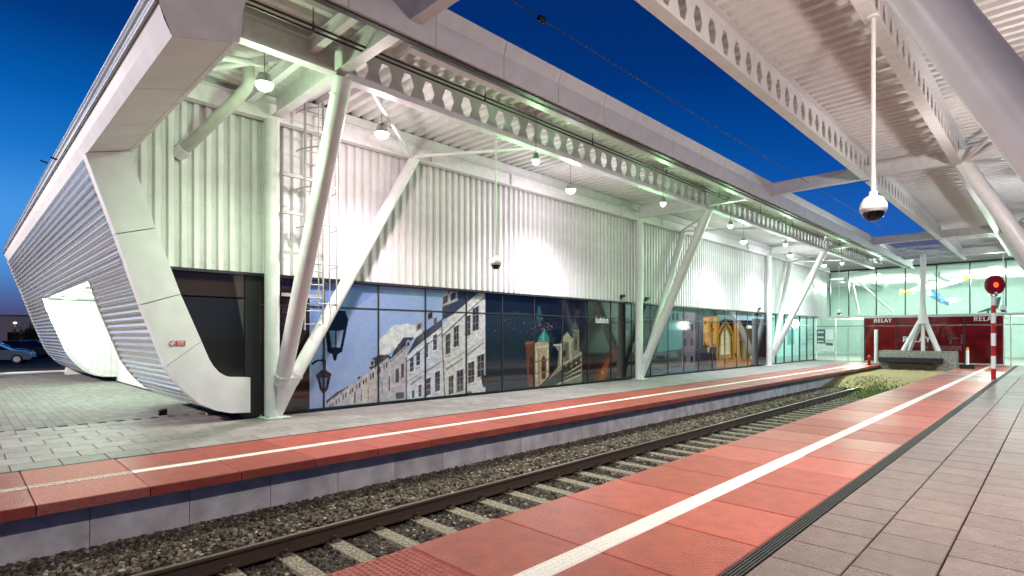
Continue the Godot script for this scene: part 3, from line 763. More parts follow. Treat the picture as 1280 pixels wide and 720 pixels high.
func outward(a: Array, i: int, j: int, _ce: Vector3, ax: Vector3) -> Vector3:
	# outward direction of an edge of a section: the side on which less of the section lies
	var e: Vector3 = a[j] - a[i]
	var n := e.cross(ax).normalized()
	var area := 0.0
	for k in a.size():
		var p: Vector3 = a[k] - a[0]
		var q: Vector3 = a[(k + 1) % a.size()] - a[0]
		area += p.cross(q).dot(ax)
	return (n if area > 0.0 else -n) * 0.01

func tube(st: SurfaceTool, a: Vector3, b: Vector3, r0: float, r1 := -1.0, n := 16, cap := true):
	if r1 < 0.0:
		r1 = r0
	var ax := (b - a).normalized()
	var s := ax.cross(Vector3.UP if absf(ax.y) < 0.95 else Vector3.RIGHT).normalized()
	var t := ax.cross(s)
	var pa: Array = []
	var pb: Array = []
	for i in n:
		var an := TAU * i / n
		var o := s * cos(an) + t * sin(an)
		pa.append(a + o * r0)
		pb.append(b + o * r1)
	sweep(st, pa, pb, cap, true)

func pipe(st: SurfaceTool, pts: Array, r: float, n := 8):
	for i in pts.size() - 1:
		tube(st, pts[i], pts[i + 1], r, r, n)

# profile: radius / height pairs turned round a vertical axis
func lathe(st: SurfaceTool, at: Vector3, prof: Array, n := 20, smooth := true):
	st.set_smooth_group(2 if smooth else -1)
	for k in prof.size() - 1:
		var p: Vector2 = prof[k]
		var q: Vector2 = prof[k + 1]
		for i in n:
			var a0 := TAU * i / n
			var a1 := TAU * (i + 1) / n
			var u0 := Vector3(cos(a0), 0, sin(a0))
			var u1 := Vector3(cos(a1), 0, sin(a1))
			var ce := at + Vector3(0, (p.y + q.y) / 2, 0)
			if absf(p.x - q.x) > absf(p.y - q.y):
				ce = at + Vector3(0, (prof[0].y + prof[prof.size() - 1].y) / 2, 0)
			if p.x > 0.0001:
				tri(st, at + u0 * p.x + Vector3.UP * p.y, at + u1 * p.x + Vector3.UP * p.y, at + u0 * q.x + Vector3.UP * q.y, ce)
			if q.x > 0.0001:
				tri(st, at + u1 * p.x + Vector3.UP * p.y, at + u1 * q.x + Vector3.UP * q.y, at + u0 * q.x + Vector3.UP * q.y, ce)
	st.set_smooth_group(-1)

func blob(st: SurfaceTool, at: Vector3, r: Vector3, n := 12, m := 8):
	var prof: Array = []
	st.set_smooth_group(3)
	for j in m:
		for i in n:
			var P := func(jj: int, ii: int) -> Vector3:
				var th := PI * jj / m
				var ph := TAU * ii / n
				return at + Vector3(sin(th) * cos(ph) * r.x, cos(th) * r.y, sin(th) * sin(ph) * r.z)
			if j > 0:
				tri(st, P.call(j, i), P.call(j, i + 1), P.call(j + 1, i), at)
			if j < m - 1:
				tri(st, P.call(j, i + 1), P.call(j + 1, i + 1), P.call(j + 1, i), at)
	st.set_smooth_group(-1)

# rolled I-section along d or l, bottom flange at y0
func ibeam_d(st: SurfaceTool, l: float, y0: float, y1: float, w: float, d0: float, d1: float, tf := 0.022, tw := 0.014):
	bx(st, l - w / 2, l + w / 2, y0, y0 + tf, d0, d1)
	bx(st, l - w / 2, l + w / 2, y1 - tf, y1, d0, d1)
	bx(st, l - tw / 2, l + tw / 2, y0 + tf, y1 - tf, d0, d1)

func ibeam_l(st: SurfaceTool, d: float, y0: float, y1: float, w: float, l0: float, l1: float, tf := 0.022, tw := 0.014):
	bx(st, l0, l1, y0, y0 + tf, d - w / 2, d + w / 2)
	bx(st, l0, l1, y1 - tf, y1, d - w / 2, d + w / 2)
	bx(st, l0, l1, y0 + tf, y1 - tf, d - tw / 2, d + tw / 2)

# web plate with a row of six-sided holes
func castellated_web(l: float, y0: float, y1: float, d0: float, d1: float) -> SurfaceTool:
	var st := mb()
	var n := int(round((d1 - d0) / 0.5))
	var p := (d1 - d0) / n
	var h := y1 - y0
	var t := 0.008
	for k in n:
		var o := d0 + k * p
		var hx := [Vector2(p * 0.36, h * 0.5 + 0.2), Vector2(p * 0.64, h * 0.5 + 0.2), Vector2(p * 0.80, h * 0.5), Vector2(p * 0.64, h * 0.5 - 0.2), Vector2(p * 0.36, h * 0.5 - 0.2), Vector2(p * 0.20, h * 0.5)]
		var rc := [Vector2(0, h), Vector2(p, h), Vector2(p, h * 0.5), Vector2(p, 0), Vector2(0, 0), Vector2(0, h * 0.5)]
		for i in 6:
			var j := (i + 1) % 6
			for s in [-1.0, 1.0]:
				var q: Array = []
				for c in [rc[i], rc[j], hx[j], hx[i]]:
					q.append(v(l + s * t, y0 + c.y, o + c.x))
				quad(st, q[0], q[1], q[2], q[3], v(l, y0 + h / 2, o + p / 2))
			var a: Vector2 = hx[i]
			var b: Vector2 = hx[j]
			quad(st, v(l - t, y0 + a.y, o + a.x), v(l - t, y0 + b.y, o + b.x), v(l + t, y0 + b.y, o + b.x), v(l + t, y0 + a.y, o + a.x), v(l, y0 + (a.y + b.y) - h / 2, o + (a.x + b.x) - p / 2))
	return st

# ---------------------------------------------------------------- nodes
func numbered(called: String) -> String:
	if not used.has(called):
		used[called] = 0
		return called
	used[called] += 1
	return "%s_%03d" % [called, used[called]]

func tag(o: Node, label: String, category: String, group := ""):
	o.set_meta("label", label)
	o.set_meta("category", category)
	if group != "":
		o.set_meta("group", group)

func thing(called: String, label: String, category: String, at := Vector3.ZERO, group := "") -> Node3D:
	var o := Node3D.new()
	o.name = numbered(called)
	add_child(o)
	o.position = at
	tag(o, label, category, group)
	return o

func structure(called: String) -> Node3D:
	var o := Node3D.new()
	o.name = numbered(called)
	add_child(o)
	o.set_meta("kind", "structure")
	return o

func mesh_of(st: SurfaceTool) -> ArrayMesh:
	st.generate_normals()
	return st.commit()

func put(called: String, m: Mesh, material: Material, parent: Node, at := Vector3.ZERO, turn := 0.0) -> MeshInstance3D:
	var o := MeshInstance3D.new()
	o.name = called
	o.mesh = m
	o.material_override = material
	o.position = at
	o.rotation.y = turn
	o.cast_shadow = GeometryInstance3D.SHADOW_CASTING_SETTING_ON
	parent.add_child(o, true)
	return o

# mesh built in world coordinates below a parent that may stand elsewhere
func part(called: String, st: SurfaceTool, material: Material, parent: Node) -> MeshInstance3D:
	var o := put(called, mesh_of(st), material, parent)
	var p := parent
	while p != self and p is Node3D:
		o.position -= (p as Node3D).position
		p = p.get_parent()
	return o

func struct_mesh(called: String, st: SurfaceTool, material: Material) -> MeshInstance3D:
	var o := put(numbered(called), mesh_of(st), material, self)
	o.set_meta("kind", "structure")
	return o

func pick(a: Array):
	return a[rng.randi() % a.size()]

# chamfered slab, its top centre at the origin (x towards -l)
func slab_mesh(w: float, d: float, h: float, ch: float) -> ArrayMesh:
	var st := mb()
	var t := [Vector3(-w / 2 + ch, 0, -d / 2 + ch), Vector3(w / 2 - ch, 0, -d / 2 + ch), Vector3(w / 2 - ch, 0, d / 2 - ch), Vector3(-w / 2 + ch, 0, d / 2 - ch)]
	var m := [Vector3(-w / 2, -ch, -d / 2), Vector3(w / 2, -ch, -d / 2), Vector3(w / 2, -ch, d / 2), Vector3(-w / 2, -ch, d / 2)]
	var ce := Vector3(0, -h / 2, 0)
	quad(st, t[0], t[1], t[2], t[3], ce)
	for i in 4:
		var j := (i + 1) % 4
		quad(st, t[i], t[j], m[j], m[i], ce)
		quad(st, m[i], m[j], m[j] - Vector3(0, h - ch, 0), m[i] - Vector3(0, h - ch, 0), ce)
	return mesh_of(st)

# paving: the nearest 300 pieces singly, the rest joined
func pave(parent: Node, called: String, spots: Array, w: float, d: float, h: float, mats: Array):
	spots.sort_custom(func(a, b): return a.length_squared() < b.length_squared())
	var m := slab_mesh(w, d, h, 0.006)
	var rest := {}
	for i in spots.size():
		var p: Vector3 = spots[i] + Vector3(0, rng.randf_range(-0.0025, 0.0015), 0)
		var k := rng.randi() % mats.size()
		if i < 298:
			put(called, m, mats[k], parent, p)
		else:
			if not rest.has(k):
				rest[k] = mb()
			rest[k].append_from(m, 0, Transform3D(Basis(), p))
	for k in rest:
		var o := put(called + "_field", rest[k].commit(), mats[k], parent)
		o.set_meta("kind", "stuff")

# ---------------------------------------------------------------- ground, platforms, track
func build_ground():
	var st := mb()
	var y := -1.15
	quad(st, v(-300, y, -300), v(400, y, -300), v(400, y, 400), v(-300, y, 400), Vector3(0, -10, 0))
	struct_mesh("ground", st, M.asphalt)

	# terminal-side platform: bed, wall panels, red edge slabs, paving
	st = mb()
	bx(st, 7.80, 33.0, -1.1, -0.05, -12, 47)
	struct_mesh("platform_bed", st, M.joint)
	var wall := structure("retaining_wall")
	var wm := mb()
	hull8(wm, [v(-0.04, -0.5, 0.004), v(0.04, -0.5, 0.004), v(0.04, -0.5, 0.996), v(-0.04, -0.5, 0.996), v(-0.04, 0.5, 0.004), v(0.04, 0.5, 0.004), v(0.04, 0.5, 0.996), v(-0.04, 0.5, 0.996)])
	var wmesh := mesh_of(wm)
	for k in range(-6, 40):
		put("wall_panel", wmesh, pick(M.wall), wall, v(7.76 + rng.randf_range(-0.003, 0.003), -0.615, k + 0.07))
	var edge := structure("platform_edge")
	var m := slab_mesh(2.0, 0.989, 0.115, 0.009)
	for k in range(-6, 42):
		var mm: Material = M.red_worn if k == 0 else pick(M.red)
		put("edge_slab", m, mm, edge, v(8.43 + rng.randf_range(-0.004, 0.004), rng.randf_range(-0.002, 0.001), k + 1.09))
	var lm := strip_mesh(0.17)
	for k in range(-6, 42):
		put("line_strip", lm, M.line_worn if k == 0 or k == -1 else M.line, edge, v(8.36, 0.004, k + 1.09))
	st = mb()
	for k in 240:
		bx(st, 9.455, 9.50, -0.02, -0.002, -6.0 + k * 0.2, -6.0 + k * 0.2 + 0.185)
	var gr := structure("drainage_channel")
	part("grating", st, M.drain, gr)
	var pav := structure("pavement")
	var spots: Array = []
	for r in 8:
		var l := 9.76 + r * 0.5
		for k in range(-6, 88):
			var d := k * 0.52 + 0.255 + 0.26 * (r % 2)
			if l > 12.0 and d > 4.0:
				continue
			spots.append(v(l, -0.003, d))
	pave(pav, "paving_slab", spots, 0.489, 0.508, 0.06, M.paver)
	var blk := structure("block_pavement")
	spots = []
	for r in 30:
		var d := -0.2 + r * 0.152
		for k in 66:
			spots.append(v(13.66 + k * 0.29 + 0.145 * (r % 2), -0.003, d))
	pave(blk, "paving_block", spots, 0.284, 0.146, 0.06, M.block)

	# island platform on the camera's side
	st = mb()
	bx(st, -9.0, 3.70, -1.1, -0.05, -12, 47)
	struct_mesh("platform_bed", st, M.joint)
	var wall2 := structure("retaining_wall")
	for k in range(-6, 40):
		put("wall_panel", wmesh, pick(M.wall), wall2, v(3.63, -0.615, k + 0.07))
	var edge2 := structure("platform_edge")
	var m2 := slab_mesh(2.03, 0.989, 0.115, 0.009)
	var studs := stud_mesh()
	for k in range(-6, 42):
		var c := pick(M.red) as Material
		put("edge_slab", m2, c, edge2, v(2.775, rng.randf_range(-0.002, 0.001), k + 1.145))
		if k in [1, 0]:
			put("raised_studs", studs, c, edge2, v(3.30, 0.001, k + 1.145))
	for k in range(-6, 42):
		put("line_strip", strip_mesh_studded() if k < 8 else lm, M.line, edge2, v(2.70, 0.004, k + 1.145))
	st = mb()
	bx(st, 1.625, 1.755, -0.045, -0.035, -8, 43)
	var gr2 := structure("drainage_channel")
	part("trough", st, M.black, gr2)
	st = mb()
	for k in 5:
		bx(st, 1.635 + k * 0.025, 1.648 + k * 0.025, -0.03, -0.004, -8, 43)
	for k in 170:
		bx(st, 1.632, 1.752, -0.03, -0.008, -8.0 + k * 0.3, -8.0 + k * 0.3 + 0.02)
	part("grating", st, M.drain, gr2)
	var pav2 := structure("pavement")
	spots = []
	for r in 11:
		var l := 1.375 - r * 0.5
		for k in range(-4, 86):
			spots.append(v(l, -0.003, k * 0.5 + 0.03 + 0.25 * ((r + 1) % 2)))
	pave(pav2, "paving_slab", spots, 0.490, 0.490, 0.06, M.paver_pink)

# painted strip, one slab long
func strip_mesh(w: float) -> ArrayMesh:
	return slab_mesh(w, 0.99, 0.006, 0.001)

var _studded: ArrayMesh
func strip_mesh_studded() -> ArrayMesh:
	if _studded != null:
		return _studded
	var st := mb()
	st.append_from(slab_mesh(0.20, 0.99, 0.006, 0.001), 0, Transform3D.IDENTITY)
	for i in 4:
		for k in 20:
			pyramid(st, Vector3(-0.075 + i * 0.05, 0, -0.47 + k * 0.0495 + 0.012 * (i % 2)), 0.011, 0.005)
	st.generate_normals()
	_studded = st.commit()
	return _studded

func pyramid(st: SurfaceTool, p: Vector3, r: float, h: float):
	var q := [p + Vector3(-r, 0, -r), p + Vector3(r, 0, -r), p + Vector3(r, 0, r), p + Vector3(-r, 0, r)]
	var t: Array = []
	for c in q:
		t.append(p + (c - p) * 0.5 + Vector3(0, h, 0))
	for i in 4:
		quad(st, q[i], q[(i + 1) % 4], t[(i + 1) % 4], t[i], p)
	quad(st, t[0], t[1], t[2], t[3], p)

func stud_mesh() -> ArrayMesh:
	var st := mb()
	for i in 20:
		for k in 20:
			pyramid(st, Vector3(-0.46 + i * 0.0485 + 0.024 * (k % 2), 0, -0.47 + k * 0.0495), 0.014, 0.004)
	return mesh_of(st)

func rail_section(l: float, d: float) -> Array:
	var a: Array = []
	for q in [[-0.075, -0.172], [0.075, -0.172], [0.075, -0.160], [0.014, -0.140], [0.010, -0.045], [0.036, -0.034], [0.036, -0.008], [0.026, 0.0], [-0.026, 0.0], [-0.036, -0.008], [-0.036, -0.034], [-0.010, -0.045], [-0.014, -0.140], [-0.075, -0.160]]:
		a.append(v(l + q[0], -0.58 + q[1], d))
	return a

func build_track():
	var st := mb()
	# formation under the stones, higher against the terminal-side wall
	var prof := [[3.66, -0.83], [4.6, -0.825], [6.30, -0.82], [6.42, -0.78], [6.62, -0.66], [7.1, -0.635], [7.72, -0.655]]
	for i in prof.size() - 1:
		quad(st, v(prof[i][0], prof[i][1], -12), v(prof[i + 1][0], prof[i + 1][1], -12), v(prof[i + 1][0], prof[i + 1][1], 39), v(prof[i][0], prof[i][1], 39), v(5.6, -5, 10))
	struct_mesh("track_bed", st, M.ballast_bed)
	for k in 2:
		var l: float = [6.335, 4.865][k]
		var t := thing("rail", ["rusty steel rail nearest the terminal platform wall", "rusty steel rail under the edge of the island platform"][k], "rail", v(l, -0.752, 13), "running rails")
		var a := mb()
		sweep(a, rail_section(l, -11), rail_section(l, 37.2), false)
		part("rail_body", a, M.rail, t)
		a = mb()
		bx(a, l - 0.027, l + 0.027, -0.5795, -0.5785, -11, 37.2)
		part("running_surface", a, M.railtop, t)
	# sleepers
	for k in range(-3, 62):
		var d := 0.25 + k * 0.6
		var t := thing("sleeper", "weathered concrete sleeper under the rails, half sunk in dark ballast", "sleeper", v(5.6, -0.95, d), "concrete sleepers")
		var a := mb()
		var w := 0.095
		hull8(a, [v(4.35, -0.95, d - w - 0.02), v(6.85, -0.95, d - w - 0.02), v(6.85, -0.95, d + w + 0.02), v(4.35, -0.95, d + w + 0.02), v(4.35, -0.765, d - w), v(6.85, -0.765, d - w), v(6.85, -0.765, d + w), v(4.35, -0.765, d + w)])
		part("body", a, M.sleeper, t)
		for l in [6.335]:
			for s in [-1.0, 1.0]:
				var c := mb()
				hull8(c, [v(l + s * 0.04, -0.765, d - 0.06), v(l + s * 0.15, -0.765, d - 0.06), v(l + s * 0.15, -0.765, d + 0.06), v(l + s * 0.04, -0.765, d + 0.06), v(l + s * 0.05, -0.715, d - 0.045), v(l + s * 0.12, -0.735, d - 0.045), v(l + s * 0.12, -0.735, d + 0.045), v(l + s * 0.05, -0.715, d + 0.045)])
				tube(c, v(l + s * 0.10, -0.74, d), v(l + s * 0.10, -0.69, d), 0.018, 0.018, 6)
				part("rail_clip", c, M.rail, t)
	# stones
	var stones: Array = []
	for q in 4:
		var s := mb()
		var pts: Array = []
		var r := RandomNumberGenerator.new()
		r.seed = 90 + q
		for k in 11:
			var y := 1.0 - 2.0 * (k + 0.5) / 11
			var a := k * 2.39996
			pts.append(Vector3(sqrt(1 - y * y) * cos(a), y, sqrt(1 - y * y) * sin(a)) * r.randf_range(0.72, 1.15))
		# convex facets: every triple with all points on one side
		for i in 11:
			for j in range(i + 1, 11):
				for k in range(j + 1, 11):
					var n: Vector3 = (pts[j] - pts[i]).cross(pts[k] - pts[i])
					var pos := 0
					var neg := 0
					for p in pts:
						var e: float = n.dot(p - pts[i])
						if e > 1e-5: pos += 1
						if e < -1e-5: neg += 1
					if pos == 0 or neg == 0:
						tri(s, pts[i], pts[j], pts[k], Vector3.ZERO)
		stones.append(mesh_of(s))
	var per: Array = [[], [], [], []]
	var tone := [Vector3(0.21, 0.145, 0.10), Vector3(0.12, 0.078, 0.055), Vector3(0.29, 0.24, 0.20), Vector3(0.06, 0.042, 0.034), Vector3(0.17, 0.125, 0.095)]
	var heights := func(l: float) -> float:
		for i in prof.size() - 1:
			if l <= prof[i + 1][0]:
				return lerpf(prof[i][1], prof[i + 1][1], clampf((l - prof[i][0]) / (prof[i + 1][0] - prof[i][0]), 0, 1))
		return -0.655
	for zone in [[-1.5, 5.0, 1000.0], [5.0, 12.0, 820.0], [12.0, 22.0, 520.0], [22.0, 38.0, 300.0]]:
		for strip in [[4.5, 6.27], [6.40, 7.72]]:
			var n := int((zone[1] - zone[0]) * (strip[1] - strip[0]) * zone[2])
			for i in n:
				var l := rng.randf_range(strip[0], strip[1])
				var d := rng.randf_range(zone[0], zone[1])
				var s := rng.randf_range(0.019, 0.037) * (1.25 if zone[0] > 11.0 else 1.0)
				var on_sleeper := absf(fposmod(d - 0.25 + 0.3, 0.6) - 0.3) < 0.115 and l < 6.85
				if on_sleeper and rng.randf() < (0.90 if l < 5.9 else 0.6):
					continue
				var y: float = heights.call(l) + s * 0.25 + (0.02 if on_sleeper else rng.randf_range(-0.005, 0.012))
				var b := Basis.from_euler(Vector3(rng.randf() * TAU, rng.randf() * TAU, rng.randf() * TAU)).scaled(Vector3(s * rng.randf_range(0.8, 1.3), s * rng.randf_range(0.7, 1.0), s))
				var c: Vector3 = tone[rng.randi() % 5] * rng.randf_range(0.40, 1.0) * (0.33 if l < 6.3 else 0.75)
				if rng.randf() < 0.04:
					c = Vector3(0.30, 0.27, 0.24)
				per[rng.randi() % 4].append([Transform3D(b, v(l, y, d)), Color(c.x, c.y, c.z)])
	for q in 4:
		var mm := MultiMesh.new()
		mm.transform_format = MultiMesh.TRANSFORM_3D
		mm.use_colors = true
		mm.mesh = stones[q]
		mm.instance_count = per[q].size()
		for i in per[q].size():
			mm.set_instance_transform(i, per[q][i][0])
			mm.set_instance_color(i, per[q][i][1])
		var o := MultiMeshInstance3D.new()
		o.name = numbered("ballast_stones")
		o.multimesh = mm
		o.material_override = M.ballast
		add_child(o)
		o.set_meta("kind", "stuff")
		tag(o, "brown and grey crushed stone ballast around the rails and sleepers", "ballast")
	# sandy gravel heap before the buffer stop, and grass at its foot
	st = mb()
	var rows := 14
	var cols := 16
	var hg := func(i: int, j: int) -> Vector3:
		var l := lerpf(3.75, 7.7, float(i) / rows)
		var d := lerpf(26.5, 38.6, float(j) / cols)
		var t := smoothstep(26.5, 31.0, d)
		return v(l, -0.80 + 0.55 * t + 0.035 * sin(i * 2.1 + j * 1.3) * t, d)
	for i in rows:
		for j in cols:
			quad(st, hg.call(i, j), hg.call(i + 1, j), hg.call(i + 1, j + 1), hg.call(i, j + 1), v(5.6, -9, 32))
	struct_mesh("gravel_bed", st, M.sand)
	var gi := 0
	for g in [[7.0, 26.8, 0.75, 620], [5.5, 27.0, 0.95, 1000], [6.3, 29.5, 0.9, 260]]:
		var t := thing("grass_clump", ["dark green weeds at the end of the ballast by the platform wall", "green weeds growing over the end of the rail", "sparse pale grass on the yellow gravel before the buffer stop"][gi], "grass", v(g[0], -0.75, g[1]), "weeds at the track end")
		for k in 3:
			var a := mb()
			for i in int(g[3] / 3.0):
				var l: float = g[0] + rng.randfn() * g[2] * 0.42
				var d: float = g[1] + rng.randfn() * g[2] * 1.1
				l = clampf(l, 4.0, 7.65)
				var y: float = -0.80 + 0.55 * smoothstep(26.5, 31.0, d)
				var h := rng.randf_range(0.06, 0.19) * (0.55 if gi == 2 else 1.0)
				var an := rng.randf() * TAU
				var s := Vector3(cos(an), 0, sin(an)) * rng.randf_range(0.012, 0.028)
				var lean := Vector3(rng.randfn() * 0.1, 0, rng.randfn() * 0.1)
				var p := v(l, y, d)
				var q := p + lean * 0.4 + Vector3(0, h * 0.6, 0)
				tri(a, p - s, p + s, q + s * 0.7, p + Vector3(9, 0, 0))
				tri(a, p - s, q + s * 0.7, q - s * 0.7, p + Vector3(9, 0, 0))
				tri(a, q - s * 0.7, q + s * 0.7, p + lean + Vector3(0, h, 0), p + Vector3(9, 0, 0))
			var o := part("blades", a, M.grass[k] if gi < 2 else M.grass[2], t)
			o.set_meta("kind", "stuff")
		gi += 1

# ---------------------------------------------------------------- terminal building
const OUT := [[4.32, 0.17], [3.95, 0.19], [3.66, 0.27], [3.40, 0.42], [3.18, 0.64], [3.00, 0.88], [2.84, 1.16], [2.44, 2.31], [2.06, 3.55], [1.62, 4.90]]
const INN := [[4.32, 0.86], [3.98, 0.88], [3.84, 0.92], [3.72, 1.00], [3.62, 1.12], [3.54, 1.26], [3.40, 1.62], [3.04, 2.52], [2.63, 3.73], [2.22, 5.07]]
const EAVE := [[1.62, 4.90], [1.545, 5.06], [1.50, 5.20], [1.485, 5.34], [1.50, 5.48], [1.56, 5.64], [1.68, 5.82], [1.86, 6.02], [2.15, 6.28], [2.6, 6.62], [3.2, 6.98], [3.7, 7.2]]

# sheet that follows a d / y profile, with ribs across it
func ribbed_sheet(prof: Array, l0: float, l1: float, pitch: float, amp: float, y_from := -1.0) -> SurfaceTool:
	var st := mb()
	var pts: Array = []
	var run := 0.0
	for i in prof.size() - 1:
		var a := Vector2(prof[i][0], prof[i][1])
		var b := Vector2(prof[i + 1][0], prof[i + 1][1])
		var n := maxi(1, int(ceil(a.distance_to(b) / (pitch / 8.0))))
		for k in n + (1 if i == prof.size() - 2 else 0):
			var p := a.lerp(b, float(k) / n)
			var s := run + a.distance_to(p)
			var nd := Vector2(-(b - a).y, (b - a).x).normalized()
			if nd.x > 0.0: nd = -nd
			var w := fposmod(s / pitch, 1.0)
			var up := smoothstep(0.08, 0.22, w) * (1.0 - smoothstep(0.50, 0.64, w))
			p += nd * amp * up
			if p.y >= y_from:
				pts.append(p)
		run += a.distance_to(b)
	st.set_smooth_group(-1)
	for i in pts.size() - 1:
		quad(st, v(l0, pts[i].y, pts[i].x), v(l0, pts[i + 1].y, pts[i + 1].x), v(l1, pts[i + 1].y, pts[i + 1].x), v(l1, pts[i].y, pts[i].x), v((l0 + l1) / 2, pts[i].y, 9))
	return st

# flat panel in the plane of the facade between a run of the two curves
func trim_panel(l0: float, l1: float, a: Array, b: Array) -> SurfaceTool:
	var st := mb()
	for i in a.size() - 1:
		hull8(st, [v(l0, a[i][1], a[i][0]), v(l0, a[i + 1][1], a[i + 1][0]), v(l0, b[i + 1][1], b[i + 1][0]), v(l0, b[i][1], b[i][0]), v(l1, a[i][1], a[i][0]), v(l1, a[i + 1][1], a[i + 1][0]), v(l1, b[i + 1][1], b[i + 1][0]), v(l1, b[i][1], b[i][0])])
	return st

func shrink(a: Array, f: float, g: float) -> Array:
	# shorten a run of points a little at both ends so that a joint stays open
	var r: Array = []
	for p in a: r.append([p[0], p[1]])
	var n := r.size()
	r[0] = [lerpf(a[0][0], a[1][0], f), lerpf(a[0][1], a[1][1], f)]
	r[n - 1] = [lerpf(a[n - 1][0], a[n - 2][0], g), lerpf(a[n - 1][1], a[n - 2][1], g)]
	return r

func pane_mesh(l: float, y0: float, y1: float, d0: float, d1: float, from: float) -> ArrayMesh:
	# a pane of film-covered glass; its print runs on from pane to pane
	var st := SurfaceTool.new()
	st.begin(Mesh.PRIMITIVE_TRIANGLES)
	st.set_smooth_group(-1)
	var q := [[y0, d0], [y1, d0], [y1, d1], [y0, d1]]
	for i in [0, 2, 1, 0, 3, 2]:
		st.set_uv(Vector2((q[i][1] - from) / (MW / 2.0), (3.1 - q[i][0]) / 3.1))
		st.add_vertex(v(l, q[i][0], q[i][1]))
	# edges and back
	var b := l + 0.02
	for e in [[0, 1], [1, 2], [2, 3], [3, 0]]:
		var A: Array = q[e[0]]
		var B: Array = q[e[1]]
		for c in [[l, A], [l, B], [b, B], [l, A], [b, B], [b, A]]:
			st.set_uv(Vector2((c[1][1] - from) / (MW / 2.0), (3.1 - c[1][0]) / 3.1))
			st.add_vertex(v(c[0], c[1][0], c[1][1]))
	st.generate_normals()
	return st.commit()

